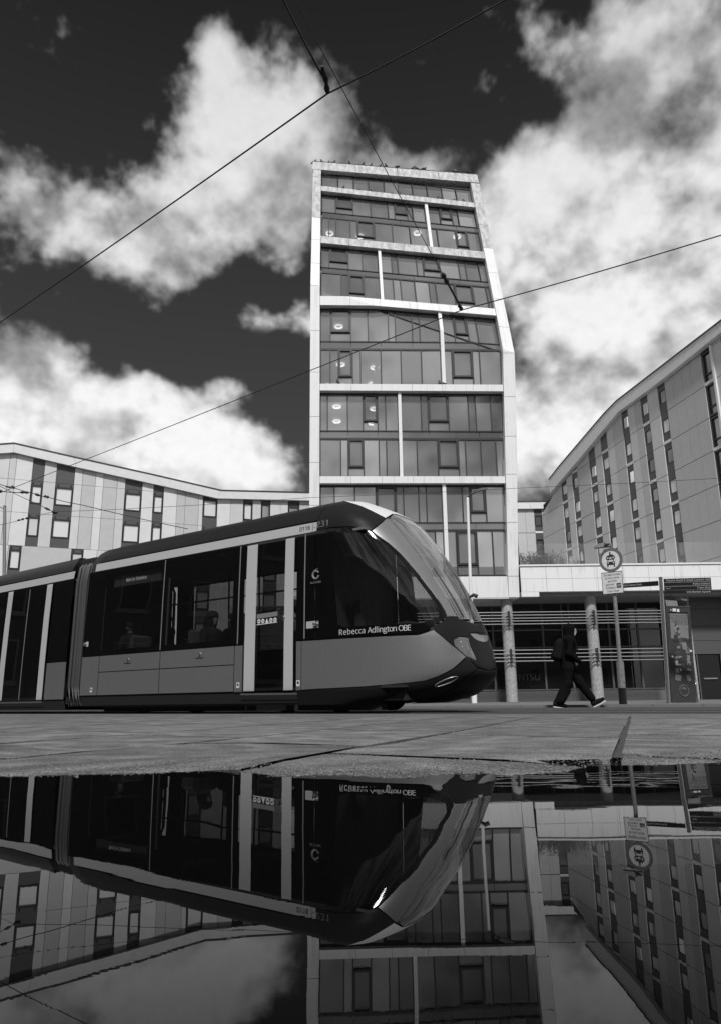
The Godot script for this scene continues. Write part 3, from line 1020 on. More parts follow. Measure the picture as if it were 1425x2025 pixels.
# ------------------------------------------------------------------ podium beside the tower
func make_podium() -> void:
	var at := Transform3D(Basis(), V(0, 0, 37.2))
	var t := thing("podium", "white clad podium on round concrete columns beside the tower", "building", "", at)
	var x0 := 8.14
	# fascia: two courses of panels, a coping on top
	for i in 16:
		var a := x0 + i * 1.32
		bx(t, "fascia_panel", Vector3(a + 0.006, 5.87, -0.5), Vector3(a + 1.314, 6.5, 0.0), M.fascia)
		bx(t, "fascia_panel", Vector3(a + 0.006, 5.2, -0.5), Vector3(a + 1.314, 5.858, 0.0), M.fascia)
	bx(t, "fascia_backing", Vector3(x0, 5.22, -0.52), Vector3(29.2, 6.49, -0.02), M.black_gap)
	bx(t, "coping", Vector3(x0, 6.515, -0.6), Vector3(29.3, 6.6, 0.05), M.white_metal)
	bx(t, "step_panel", Vector3(x0, 4.95, -0.48), Vector3(x0 + 0.9, 5.19, 0.0), M.fascia)
	bx(t, "soffit", Vector3(-4.0, 5.02, -8.0), Vector3(29.3, 5.19, -0.55), M.raw_concrete)
	bx(t, "terrace", Vector3(8.3, 6.2, -40.0), Vector3(30.0, 6.4, -0.55), M.raw_concrete)
	# round columns
	for u in [1012.0, 1183.0, 780.0, 1500.0]:
		var b := at_depth(u, 1391, 38.0)
		var mb := MB.new()
		mb.tube([Vector3(b.x, gy(38) + 0.04, -0.8), Vector3(b.x, 2.3, -0.8)], [0.29], 24, false)
		mb.tube([Vector3(b.x, 2.3, -0.8), Vector3(b.x, 2.32, -0.8)], [0.283], 24, false)
		mb.tube([Vector3(b.x, 2.32, -0.8), Vector3(b.x, 5.05, -0.8)], [0.29], 24, false)
		part(t, "column", mb.mesh(), M.raw_concrete)
	# glazed wall set back under the podium
	var zg := -3.6
	var base := gy(41) + 0.04
	var g0 := -6.0
	var g1 := 17.3
	var uprights := [-6.0, -3.4, -0.8, 1.8, 4.35, 5.9, 7.2, 9.95, 11.05, 11.45, 13.6, 15.2, 17.3]
	var bars := [base + 0.62, 1.9, 2.6, 3.55, 4.35, 5.02]
	bx(t, "plinth_wall", Vector3(g0, base - 0.1, zg - 0.1), Vector3(g1, base + 0.55, zg + 0.08), M.plinth)
	for x in uprights:
		bx(t, "glazing_post", Vector3(x - 0.05, base + 0.55, zg - 0.08), Vector3(x + 0.05, 5.02, zg + 0.08), M.frame_grey)
	for y in bars:
		bx(t, "glazing_rail", Vector3(g0, y - 0.04, zg - 0.06), Vector3(g1, y + 0.04, zg + 0.06), M.frame_grey)
	for i in uprights.size() - 1:
		for j in bars.size() - 1:
			bx(t, "pane", Vector3(uprights[i] + 0.05, bars[j] + 0.04, zg - 0.01), Vector3(uprights[i + 1] - 0.05, bars[j + 1] - 0.04, zg + 0.01), M.shop_glass)
	# the hall behind the glass
	bx(t, "back_wall", Vector3(-7, base, -12.0), Vector3(29, 5.02, -11.7), M.room_wall)
	bx(t, "hall_floor", Vector3(-7, base - 0.2, -11.7), Vector3(29, base + 0.02, zg + 0.08), M.room_wall)
	bx(t, "side_wall", Vector3(-7.3, base, -12.0), Vector3(-7.0, 5.02, -3.6), M.room_wall)
	bx(t, "side_wall", Vector3(29.0, base, -12.0), Vector3(29.3, 5.02, -0.6), M.raw_concrete)
	# right of the glass: dark boarded wall and doors
	var zr := -1.6
	var bay := 17.3
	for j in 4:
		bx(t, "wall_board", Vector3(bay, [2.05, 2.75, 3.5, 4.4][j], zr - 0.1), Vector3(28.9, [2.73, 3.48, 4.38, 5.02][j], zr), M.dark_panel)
	bx(t, "return_wall", Vector3(bay - 0.1, base, zg), Vector3(bay, 5.02, zr), M.raw_concrete)
	for k in 6:
		var a := bay + 0.12 + k * 1.25
		bx(t, "door_leaf", Vector3(a, base + 0.02, zr - 0.1), Vector3(a + 1.12, 2.0, zr - 0.04), M.finger_black)
		bx(t, "door_frame", Vector3(a - 0.06, base, zr - 0.08), Vector3(a - 0.005, 2.03, zr + 0.02), M.frame_grey)
		bx(t, "push_bar", Vector3(a + 0.2, base + 1.05, zr - 0.03), Vector3(a + 0.9, base + 1.11, zr + 0.03), M.steel)
	# louvre tubes on brackets in front of the columns
	for v in [1210.6, 1216.5, 1222.5, 1228.0, 1234.0, 1285.7, 1293.0, 1300.5, 1307.5]:
		var y := at_depth(1030, v, 37.5).y
		var mb := MB.new()
		mb.tube([Vector3(-3.0, y, -0.35), Vector3(15.95, y, -0.35)], [0.028], 8)
		part(t, "louvre_tube", mb.mesh(), M.louvre)
	for u in [1012.0, 1183.0]:
		var b := at_depth(u, 1391, 38.0)
		for v in [[1208.0, 1237.0], [1283.0, 1310.0]]:
			var ya := at_depth(1030, v[1], 37.5).y
			var yb := at_depth(1030, v[0], 37.5).y
			bx(t, "bracket", Vector3(b.x - 0.05, ya, -0.6), Vector3(b.x + 0.05, yb, -0.3), M.dark_frame)
	for x in [-2.9, 2.0, 15.9]:
		bx(t, "louvre_post", Vector3(x - 0.04, gy(37) + 0.04, -0.45), Vector3(x + 0.04, 5.02, -0.39), M.frame_grey)
	# words on the glass
	text(t, "lettering", "NTSU", 0.36, M.letter_faint, Transform3D(Basis(), Vector3(9.05, 1.02, zg + 0.03)), 0.004)
	# glass screen along the terrace edge
	var screen := thing("glass_balustrade", "frameless glass balustrade along the podium roof edge", "balustrade", "", at)
	for i in 12:
		var a := x0 + 0.1 + i * 1.6
		bx(screen, "glass_panel", Vector3(a, 6.62, -0.36), Vector3(a + 1.58, 7.75, -0.345), M.clear_glass)
		bx(screen, "clamp", Vector3(a + 0.3, 6.6, -0.39), Vector3(a + 0.42, 6.72, -0.315), M.steel)
	# cafe tables and chairs dimly seen behind the glass
	for k in 3:
		var x: float = [9.6, 7.4, 12.9][k]
		var ft := thing("cafe_table", ["small square cafe table behind the podium glass left of the lettering", "small square cafe table behind the podium glass below the lettering", "small square cafe table behind the podium glass between column and sign pole"][[1, 0, 2][k]], "table", "cafe tables behind the podium glass", Transform3D(Basis(), at * Vector3(x, base + 0.02, zg - 1.6)))
		bx(ft, "table_top", Vector3(-0.4, 0.71, -0.35), Vector3(0.4, 0.75, 0.35), M.furniture)
		bx(ft, "stem", Vector3(-0.03, 0.03, -0.03), Vector3(0.03, 0.71, 0.03), M.steel)
		bx(ft, "foot", Vector3(-0.25, 0.0, -0.25), Vector3(0.25, 0.03, 0.25), M.steel)
		for s in [-1.0, 1.0]:
			var c := thing("cafe_chair", "pale cafe chair at a small table behind the podium glass", "chair", "cafe chairs behind the podium glass", Transform3D(Basis(), at * Vector3(x + s * 0.7, base + 0.02, zg - 1.6)))
			bx(c, "seat", Vector3(-0.2, 0.43, -0.2), Vector3(0.2, 0.46, 0.2), M.furniture)
			bx(c, "backrest", Vector3(s * 0.2 - 0.015, 0.46, -0.2), Vector3(s * 0.2 + 0.015, 0.85, 0.2), M.furniture)
			for lx in [-0.18, 0.18]:
				for lz in [-0.18, 0.18]:
					bx(c, "leg", Vector3(lx - 0.012, 0, lz - 0.012), Vector3(lx + 0.012, 0.43, lz + 0.012), M.steel)
	# lit strip lights deep in the hall
	for k in 1:
		var o := thing("strip_light", "lit strip light on the ceiling of the hall under the podium", "light", "", Transform3D(Basis(), at * Vector3(10.55, 4.83, -8.0)))
		bx(o, "light_body", Vector3(-0.8, 0.03, -0.08), Vector3(0.8, 0.185, 0.08), M.white_metal)
		bx(o, "light_tube", Vector3(-0.75, -0.02, -0.05), Vector3(0.75, 0.028, 0.05), M.lamp_glow)
		var al := AreaLight3D.new()
		al.name = "tube_light"
		al.area_size = Vector2(1.5, 0.1)
		al.light_energy = 0.25
		al.shadow_enabled = true
		al.transform = Transform3D(Basis(Vector3(1, 0, 0), Vector3(0, 0, 1), Vector3(0, -1, 0)).rotated(Vector3.RIGHT, 0.0), Vector3(0, -0.04, 0))
		al.rotation = Vector3(-PI / 2, 0, 0)
		o.add_child(al)

# ------------------------------------------------------------------ panelled building left of the tower
func make_panelled_building() -> void:
	var yaw := deg_to_rad(22.0)
	var at := Transform3D(Basis(Vector3(cos(yaw), 0, -sin(yaw)), Vector3.UP, Vector3(sin(yaw), 0, cos(yaw))), at_depth(640, 1385, 60))
	at.origin.y = 0
	var t := thing("panelled_building", "long building clad in pale panels with dark window strips left of the tower", "building", "", at)
	var z := func(x: float, y: float) -> Vector3: return on_plane(x * 0.4351, 860.0 + y * 0.4351, at)
	# roof line: top and underside of the eaves band
	var tops := []
	for p in [[-460, 84], [65, 45], [340, 108], [700, 188], [1003, 258], [1405, 268], [1500, 270]]:
		tops.append(z.call(p[0], p[1]))
	var unders := []
	for p in [[-460, 122], [65, 84], [345, 150], [750, 238], [985, 292], [1420, 302], [1500, 304]]:
		unders.append(z.call(p[0], p[1]))
	var top_at := func(x: float, line: Array) -> float:
		for i in line.size() - 1:
			if x <= line[i + 1].x:
				return lerpf(line[i].y, line[i + 1].y, (x - line[i].x) / (line[i + 1].x - line[i].x))
		return line[-1].y
	var cuts := []
	var x_left: float = tops[0].x
	var x_right: float = z.call(1470, 290).x
	var y1: float = z.call(340, 225).y
	var y2: float = z.call(340, 370).y
	var h := y1 - y2
	var levels := []
	for k in range(-1, 8):
		levels.append(y1 + h * (1 - k))
	# strips of dark panel with windows: left, right, photo height measured at
	var strips := []
	for s in [[-400, -330, 240], [-215, -150, 240], [141, 196, 240], [252, 336, 240], [570, 648, 240], [700, 747, 240], [924, 990, 290], [1107, 1150, 300], [1188, 1230, 300], [1310, 1362, 303]]:
		strips.append([z.call(s[0], s[2]).x, z.call(s[1], s[2]).x])
	var lower := []
	for s in [[-260, -200, 510], [45, 100, 510], [327, 382, 520], [600, 680, 520], [900, 960, 520], [1200, 1260, 520]]:
		lower.append([z.call(s[0], s[2]).x, z.call(s[1], s[2]).x])
	# vertical joints of the pale panels
	var joints := []
	for p in [[-280, 240], [-120, 240], [-70, 240], [33, 240], [64, 240], [373, 240], [433, 240], [470, 240], [533, 240], [805, 300], [843, 300], [905, 300], [1048, 320], [1275, 310]]:
		joints.append(z.call(p[0], p[1]).x)
	var r2 := RandomNumberGenerator.new()
	r2.seed = 71
	var thick := 0.12
	for k in range(levels.size() - 1):
		var hi: float = levels[k]
		var lo: float = levels[k + 1]
		var set_: Array = strips if k <= 3 else lower
		var edges := [x_left, x_right]
		for s in set_:
			edges.append(s[0])
			edges.append(s[1])
		for j in joints:
			var free := true
			for s in set_:
				if j > s[0] - 0.25 and j < s[1] + 0.25:
					free = false
			if free:
				edges.append(j + (0.0 if k <= 3 else 0.5))
		edges.sort()
		for i in edges.size() - 1:
			var a: float = edges[i]
			var b: float = edges[i + 1]
			if b - a < 0.05:
				continue
			var dark := false
			for s in set_:
				if a >= s[0] - 0.01 and b <= s[1] + 0.01:
					dark = true
			var ya: float = minf(hi, top_at.call(a, unders))
			var yb: float = minf(hi, top_at.call(b, unders))
			if maxf(ya, yb) < lo + 0.06:
				continue
			ya = maxf(ya, lo + 0.03)
			yb = maxf(yb, lo + 0.03)
			var poly := PackedVector2Array([Vector2(a + 0.012, lo + 0.012), Vector2(b - 0.012, lo + 0.012), Vector2(b - 0.012, yb - 0.012), Vector2(a + 0.012, ya - 0.012)])
			if dark:
				var wy1 := hi - h * 0.12
				var wy0 := hi - h * 0.70
				var clear: bool = minf(ya, yb) > wy1 + 0.1
				if clear:
					# panel above and below the window
					bx(t, "dark_panel", Vector3(a + 0.01, wy1, -thick), Vector3(b - 0.01, minf(ya, yb) - 0.01, -0.05), M.dark_panel)
					bx(t, "dark_panel", Vector3(a + 0.01, lo, -thick), Vector3(b - 0.01, wy0, -0.05), M.dark_panel)
					var w := part(t, "window", frame_mesh(a + 0.03, b - 0.03, wy0, wy1, 0.1, -thick, -0.02), M.dark_frame)
					bx(w, "pane", Vector3(a + 0.12, wy0 + 0.1, -0.11), Vector3(b - 0.12, wy1 - 0.1, -0.09), [M.mirror_pane, M.blind_pane, M.blind_pane, M.dull_pane][mini(3, int(r2.randf() * 3.5))])
					for s in [0.14, 0.86]:
						bx(w, "vent_cap", Vector3(lerpf(a, b, s) - 0.06, wy1 + 0.08, -0.05), Vector3(lerpf(a, b, s) + 0.06, wy1 + 0.2, -0.01), M.dark_frame)
				else:
					var mb := MB.new()
					mb.prism(poly, -thick, -0.05)
					part(t, "dark_panel", mb.mesh(), M.dark_panel)
			else:
				var mb := MB.new()
				mb.prism(poly, -thick, 0.0)
				part(t, "cladding_panel", mb.mesh(), M["panel_%d" % (absi(int(a * 37.0)) % 4)])
	# backing, eaves band and roof
	var bp := PackedVector2Array([Vector2(x_left, -0.3), Vector2(x_right, -0.3)])
	for i in range(unders.size() - 1, -1, -1):
		if unders[i].x < x_right:
			bp.append(Vector2(unders[i].x, unders[i].y - 0.02))
	var mb := MB.new()
	mb.prism(bp, -9.0, -0.125)
	part(t, "wall_core", mb.mesh(), M.black_gap)
	for i in tops.size() - 1:
		mb = MB.new()
		mb.prism(PackedVector2Array([Vector2(unders[i].x + 0.006, unders[i].y), Vector2(unders[i + 1].x - 0.006, unders[i + 1].y), Vector2(tops[i + 1].x - 0.006, tops[i + 1].y), Vector2(tops[i].x + 0.006, tops[i].y)]), -9.0, 0.28)
		part(t, "eaves_panel", mb.mesh(), M.eaves)
		mb = MB.new()
		mb.prism(PackedVector2Array([Vector2(tops[i].x, tops[i].y + 0.003), Vector2(tops[i + 1].x, tops[i + 1].y + 0.003), Vector2(tops[i + 1].x, tops[i + 1].y + 0.09), Vector2(tops[i].x, tops[i].y + 0.09)]), -9.0, 0.32)
		part(t, "roof_edge", mb.mesh(), M.roof_trim)

func frame_mesh(x0: float, x1: float, y0: float, y1: float, w: float, z0: float, z1: float) -> ArrayMesh:
	var mb := MB.new()
	mb.box(Vector3(x0, y0, z0), Vector3(x0 + w, y1, z1))
	mb.box(Vector3(x1 - w, y0, z0), Vector3(x1, y1, z1))
	mb.box(Vector3(x0 + w, y0, z0), Vector3(x1 - w, y0 + w, z1))
	mb.box(Vector3(x0 + w, y1 - w, z0), Vector3(x1 - w, y1, z1))
	return mb.mesh()

# ------------------------------------------------------------------ building right of the tower, seen along its face, and the wing that joins it
func make_strip_building() -> void:
	var far := at_depth(1097, 1380, 75)
	far.y = 0
	var r := ray(465, 1386)
	var along := -Vector3(r.x, 0, r.z).normalized()          # from far to near
	var out := along.cross(Vector3.UP)
	if out.x > 0:
		out = -out
	var at := Transform3D(Basis(along, Vector3.UP, along.cross(Vector3.UP)), far)
	var t := thing("strip_window_building", "tall panelled building with slanting roof and tall dark window strips", "building", "", at)
	var z := func(x: float, y: float) -> Vector3: return on_plane(1000.0 + x * 0.29825, 640.0 + y * 0.29825, at)
	var tops := []
	for p in [[215, 1150], [375, 945], [725, 540], [1425, 8]]:
		tops.append(z.call(p[0], p[1]))
	var unders := []
	for p in [[300, 1137], [545, 852], [760, 592], [1050, 381], [1425, 82]]:
		unders.append(z.call(p[0], p[1]))
	# the roof line goes on past the picture
	for line in [tops, unders]:
		var a: Vector3 = line[-2]
		var b: Vector3 = line[-1]
		line.append(b + (b - a) * (14.0 / (b.x - a.x)))
	var top_at := func(x: float, line: Array) -> float:
		if x <= line[0].x:
			return line[0].y - (line[0].x - x) * 0.5
		for i in line.size() - 1:
			if x <= line[i + 1].x:
				return lerpf(line[i].y, line[i + 1].y, (x - line[i].x) / (line[i + 1].x - line[i].x))
		return line[-1].y
	var js := []
	for p in [[1080, 570], [1097, 770], [1117, 965], [1140, 1185], [1165, 1395]]:
		js.append(z.call(p[0], p[1]).y)
	var h: float = (js[0] - js[4]) / 4.0
	var top_level: float = js[0]
	var strips := []
	for s in [[365, 400, 1080], [440, 478, 1080], [557, 600, 1000], [640, 685, 950], [787, 832, 850], [908, 957, 700], [1025, 1078, 650], [1312, 1385, 400]]:
		strips.append([z.call(s[0], s[2]).x, z.call(s[1], s[2]).x])
	var x0 := 0.0
	var x1 := 38.0
	var joints := []
	for p in [[345, 1200], [520, 1000], [720, 850], [862, 700], [1128, 600], [1195, 600], [1250, 550]]:
		joints.append(z.call(p[0], p[1]).x)
	var last: float = strips[-1][1]
	for k in 6:
		joints.append(last + 1.1 * (k + 1))
	var r2 := RandomNumberGenerator.new()
	r2.seed = 17
	var thick := 0.12
	for k in range(-5, 9):
		var hi := top_level - h * k
		var lo := hi - h
		if lo < 4.0:
			continue
		var edges := [x0, x1]
		for s in strips:
			edges.append(s[0])
			edges.append(s[1])
		for j in joints:
			edges.append(j)
		edges.sort()
		for i in edges.size() - 1:
			var a: float = edges[i]
			var b: float = edges[i + 1]
			if b - a < 0.04:
				continue
			var si := -1
			for q in strips.size():
				if a >= strips[q][0] - 0.01 and b <= strips[q][1] + 0.01:
					si = q
			var ya: float = minf(hi, top_at.call(a, unders))
			var yb: float = minf(hi, top_at.call(b, unders))
			if maxf(ya, yb) < lo + 0.08:
				continue
			ya = maxf(ya, lo + 0.03)
			yb = maxf(yb, lo + 0.03)
			var poly := PackedVector2Array([Vector2(a + 0.012, lo + 0.035), Vector2(b - 0.012, lo + 0.035), Vector2(b - 0.012, yb - 0.01), Vector2(a + 0.012, ya - 0.01)])
			if si < 0:
				var mb := MB.new()
				mb.prism(poly, -thick, 0.0)
				part(t, "cladding_panel", mb.mesh(), M["panel_%d" % (1 + absi(int(a * 29.0)) % 3)])
				continue
			var pale := posmod(k + si, 2) == 0
			if pale and lo + 0.2 < minf(ya, yb):
				bx(t, "sill_band", Vector3(a + 0.01, lo - 0.02, -thick), Vector3(b - 0.01, lo + 0.2, -0.02), M.white_metal)
			var wy1 := hi - h * 0.18
			var wy0 := hi - h * 0.68
			if minf(ya, yb) > wy1 + 0.08 and si < 7:
				bx(t, "dark_panel", Vector3(a + 0.01, wy1, -thick - 0.1), Vector3(b - 0.01, minf(ya, yb) - 0.01, -0.06), M.dark_panel)
				bx(t, "dark_panel", Vector3(a + 0.01, lo + (0.205 if pale else 0.0), -thick - 0.1), Vector3(b - 0.01, wy0, -0.06), M.dark_panel)
				var w := part(t, "window", frame_mesh(a + 0.02, b - 0.02, wy0, wy1, 0.11, -0.2, -0.05), M.dark_frame)
				var ajar := r2.randf() < 0.35
				var pw := bx(w, "pane", Vector3(a + 0.125, wy0 + 0.11, -0.13), Vector3(b - 0.125, wy1 - 0.11, -0.11), [M.blind_pane, M.mirror_pane, M.dull_pane][r2.randi_range(0, 2)])
				if ajar:
					bx(w, "blind", Vector3(a + 0.17, wy0 + 0.14, -0.105), Vector3(lerpf(a, b, 0.55), wy1 - 0.14, -0.09), M.white_metal)
			elif si == 7:
				# tall glazed bay with pale bars
				var w := part(t, "window", frame_mesh(a + 0.02, b - 0.02, lo + 0.06, minf(ya, yb) - 0.03, 0.12, -0.24, -0.05), M.dark_frame)
				bx(w, "pane", Vector3(a + 0.14, lo + 0.2, -0.2), Vector3(b - 0.14, minf(ya, yb) - 0.16, -0.18), M.dull_pane)
				bx(w, "bar", Vector3(a + 0.14, lo + h * 0.3, -0.17), Vector3(b - 0.14, lo + h * 0.34, -0.1), M.dark_frame)
			else:
				var mb := MB.new()
				mb.prism(poly, -thick - 0.1, -0.06)
				part(t, "dark_panel", mb.mesh(), M.dark_panel)
	bx(t, "bay_post", Vector3(strips[7][1] + 0.02, 6.0, -0.1), Vector3(strips[7][1] + 0.22, top_at.call(strips[7][1], unders) - 0.05, 0.12), M.white_metal)
	var bp := PackedVector2Array([Vector2(x0, 0.0), Vector2(x1, 0.0)])
	for i in range(unders.size() - 1, -1, -1):
		bp.append(Vector2(minf(unders[i].x, x1), unders[i].y - 0.02))
	bp.append(Vector2(x0, unders[0].y - 0.3))
	var mb := MB.new()
	mb.prism(bp, -12.0, -0.25)
	part(t, "wall_core", mb.mesh(), M.black_gap)
	# eaves: an overhanging fascia in lengths, and a dark trim
	for i in range(0, 19):
		var a := -4.0 + i * 2.4
		var b := a + 2.4
		mb = MB.new()
		var ta: float = top_at.call(a, tops)
		var tb: float = top_at.call(b, tops)
		var ua: float = top_at.call(a, unders)
		var ub: float = top_at.call(b, unders)
		if a < unders[0].x:
			continue
		mb.prism(PackedVector2Array([Vector2(a + 0.008, ua), Vector2(b - 0.008, ub), Vector2(b - 0.008, maxf(tb, ub + 0.5)), Vector2(a + 0.008, maxf(ta, ua + 0.5))]), -12.0, 0.35)
		part(t, "eaves_panel", mb.mesh(), M.eaves)
		mb = MB.new()
		mb.prism(PackedVector2Array([Vector2(a, ta + 0.003), Vector2(b, tb + 0.003), Vector2(b, tb + 0.1), Vector2(a, ta + 0.1)]), -12.0, 0.4)
		part(t, "roof_edge", mb.mesh(), M.roof_trim)
	# joining wing, facing the street
	var at2 := Transform3D(Basis(), V(0, 0, 78))
	var c := thing("joining_wing", "low panelled wing with one window strip between tower and right hand building", "building", "", at2)
	var y := func(px: float, py: float) -> Vector3: return on_plane(940.0 + px * 0.14035, 920.0 + py * 0.14035, at2)
	var L: Vector3 = y.call(560, 505)
	var R: Vector3 = y.call(1150, 545)
	var E: Vector3 = y.call(1032, 545)
	var j1: Vector3 = y.call(730, 955)
	var s0: Vector3 = y.call(828, 800)
	var s1: Vector3 = y.call(935, 800)
	var eb: Vector3 = y.call(820, 620)
	bx(c, "eaves_panel", Vector3(L.x, eb.y, -8), Vector3(lerpf(L.x, E.x, 0.4) - 0.01, L.y - 0.2, 0.3), M.eaves)
	bx(c, "eaves_panel", Vector3(lerpf(L.x, E.x, 0.4) + 0.01, eb.y, -8), Vector3(E.x, L.y - 0.2, 0.3), M.eaves)
	bx(c, "roof_edge", Vector3(L.x, L.y - 0.195, -8), Vector3(E.x + 0.05, L.y - 0.1, 0.35), M.roof_trim)
	var hh: float = eb.y - j1.y
	for k in 3:
		var hi := eb.y - hh * k
		var lo := hi - hh
		for q in [[L.x, s0.x, 0], [s1.x, R.x + 1.5, 1]]:
			bx(c, "cladding_panel", Vector3(q[0] + 0.01, lo + 0.04, -0.12), Vector3(lerpf(q[0], q[1], 0.5) - 0.01, hi - 0.02, 0), M.panel_2)
			bx(c, "cladding_panel", Vector3(lerpf(q[0], q[1], 0.5) + 0.01, lo + 0.04, -0.12), Vector3(q[1] - 0.01, hi - 0.02, 0), M.panel_2)
		bx(c, "dark_panel", Vector3(s0.x, lo + 0.2, -0.14), Vector3(s1.x, lo + hh * 0.28, -0.06), M.dark_panel)
		bx(c, "dark_panel", Vector3(s0.x, lo + hh * 0.74, -0.14), Vector3(s1.x, hi, -0.06), M.dark_panel)
		var w := part(c, "window", frame_mesh(s0.x + 0.02, s1.x - 0.02, lo + hh * 0.28, lo + hh * 0.74, 0.12, -0.14, -0.03), M.dark_frame)
		bx(w, "pane", Vector3(s0.x + 0.14, lo + hh * 0.28 + 0.12, -0.12), Vector3(s1.x - 0.14, lo + hh * 0.74 - 0.12, -0.1), M.dull_pane)
		bx(c, "sill_band", Vector3(s0.x, lo - 0.02, -0.14), Vector3(s1.x, lo + 0.195, -0.01), M.white_metal)
	bx(c, "wall_core", Vector3(L.x, 0, -8.2), Vector3(R.x + 1.5, eb.y, -0.15), M.black_gap)

# ------------------------------------------------------------------ street front behind the camera, mirrored in the glass
func make_facing_building() -> void:
	var at := Transform3D(Basis(Vector3(-1, 0, 0), Vector3.UP, Vector3(0, 0, -1)), V(0, 0, -13))
	var t := thing("facing_terrace", "brick street front with rows of sash windows on the camera side of the street", "building", "", at)
	bx(t, "wall", Vector3(-34, -0.1, -10), Vector3(40, 15.0, 0), M.brick)
	bx(t, "parapet", Vector3(-34.2, 15.0, -10), Vector3(40.2, 15.4, 0.3), M.stone_trim)
	for k in 4:
		for i in 17:
			var x := -31.0 + i * 4.2
			var y := 1.0 + k * 3.6
			var w := part(t, "window", frame_mesh(x, x + 1.5, y, y + 2.3, 0.1, 0.003, 0.08), M.stone_trim)
			bx(w, "pane", Vector3(x + 0.1, y + 0.1, 0.004), Vector3(x + 1.4, y + 2.2, 0.03), M.frit)
			bx(w, "sill", Vector3(x - 0.1, y - 0.14, 0.003), Vector3(x + 1.6, y - 0.005, 0.14), M.stone_trim)
	# and the corner block at the end of the street, off to the left
	var at3 := Transform3D(Basis(Vector3(0, 0, -1), Vector3.UP, Vector3(1, 0, 0)), V(-31, 0, 0))
	var c := thing("corner_block", "brick corner block closing the street off to the left", "building", "", at3)
	bx(c, "wall", Vector3(-19, -0.4, -9), Vector3(40, 13.5, 0), M.brick)
	bx(c, "parapet", Vector3(-19.2, 13.5, -9), Vector3(40.2, 13.9, 0.25), M.stone_trim)
	for k in 3:
		for i in 15:
			var x := -17.5 + i * 3.8
			var y := 1.0 + k * 4.1
			var w := part(c, "window", frame_mesh(x, x + 1.6, y, y + 2.4, 0.1, 0.003, 0.08), M.stone_trim)
			bx(w, "pane", Vector3(x + 0.1, y + 0.1, 0.004), Vector3(x + 1.5, y + 2.3, 0.03), M.frit)
			bx(w, "sill", Vector3(x - 0.1, y - 0.14, 0.003), Vector3(x + 1.7, y - 0.005, 0.14), M.stone_trim)

# ------------------------------------------------------------------ the tram
# q runs along the near side, round the nose and back along the far side; y is height
const NOSE_Y := [0.06, 0.1, 0.15, 0.2, 0.26, 0.33, 0.4, 0.45, 0.5, 0.6, 0.7, 0.85, 1.0, 1.15, 1.3, 1.5, 1.7, 1.9, 2.1, 2.3, 2.5, 2.6, 2.7, 2.8, 2.9, 3.0, 3.1, 3.2, 3.3, 3.37, 3.42]
const NOSE_X := [1.75, 2.03, 2.27, 2.41, 2.52, 2.62, 2.69, 2.735, 2.755, 2.757, 2.742, 2.709, 2.67, 2.617, 2.55, 2.46, 2.36, 2.246, 2.127, 2.0, 1.861, 1.787, 1.711, 1.633, 1.553, 1.463, 1.357, 1.219, 1.02, 0.866, 0.757]
const WIDE_Y := [0.0, 0.3, 1.06, 2.0, 2.75, 2.97, 3.1, 3.2, 3.3, 3.37, 3.42]
const WIDE_X := [1.12, 1.2, 1.2, 1.19, 1.17, 1.14, 1.08, 1.0, 0.88, 0.75, 0.45]
const S0 := 0.45
const QL := 2.6

func table(y: float, ys: Array, xs: Array) -> float:
	if y <= ys[0]:
		return xs[0]
	for i in ys.size() - 1:
		if y <= ys[i + 1]:
			return lerpf(xs[i], xs[i + 1], (y - ys[i]) / (ys[i + 1] - ys[i]))
	return xs[-1]

func shell(q: float, y: float) -> Vector3:
	var w := table(y, WIDE_Y, WIDE_X)
	if q < S0:
		return Vector3(q, y, -1.2 + w)
	if q > S0 + 2.0 * QL:
		return Vector3(S0 - (q - S0 - 2.0 * QL), y, -1.2 - w)
	var ph := (q - S0) / QL * PI * 0.5
	var xf := table(y, NOSE_Y, NOSE_X)
	var c := cos(ph)
	return Vector3(S0 + (xf - S0) * pow(maxf(sin(ph), 0.0), 0.8), y, -1.2 + signf(c) * w * pow(absf(c), 0.8))

func shell_normal(q: float, y: float) -> Vector3:
	var e := 0.012
	var a := shell(q + e, y) - shell(q - e, y)
	var b := shell(q, minf(y + e, 3.42)) - shell(q, maxf(y - e, 0.0))
	var n := a.cross(b)
	return n.normalized() if n.length() > 1e-9 else Vector3.UP

# part of the shell bounded by a polygon in (q, y), lifted by off
func shell_patch(poly: PackedVector2Array, off := 0.0, holes := [], du := 0.11, dy := 0.09, mirrored := false) -> ArrayMesh:
	var mb := MB.new()
	var lo := poly[0]
	var hi := poly[0]
	for p in poly:
		lo = lo.min(p)
		hi = hi.max(p)
	for i in range(floori(lo.x / du), ceili(hi.x / du)):
		for j in range(floori(lo.y / dy), ceili(hi.y / dy)):
			var cell := PackedVector2Array([Vector2(i * du, j * dy), Vector2((i + 1) * du, j * dy), Vector2((i + 1) * du, (j + 1) * dy), Vector2(i * du, (j + 1) * dy)])
			var bits := Geometry2D.intersect_polygons(cell, poly)
			for h in holes:
				var rest: Array[PackedVector2Array] = []
				for b in bits:
					for c in Geometry2D.clip_polygons(b, h):
						if not Geometry2D.is_polygon_clockwise(c) or Geometry2D.is_polygon_clockwise(b):
							rest.append(c)
				bits = rest
			for b in bits:
				if b.size() < 3:
					continue
				var vs := []
				var ns := []
				for p in b:
					var q := 2.0 * (S0 + QL) - p.x if mirrored else p.x
					var n := shell_normal(q, p.y)
					vs.append(shell(q, p.y) + n * off)
					ns.append(n)
				var t := Geometry2D.triangulate_polygon(b)
				for k in range(0, t.size(), 3):
					mb.tri(vs[t[k]], vs[t[k + 1]], vs[t[k + 2]], ns[t[k]], ns[t[k + 1]], ns[t[k + 2]])
	return mb.mesh()

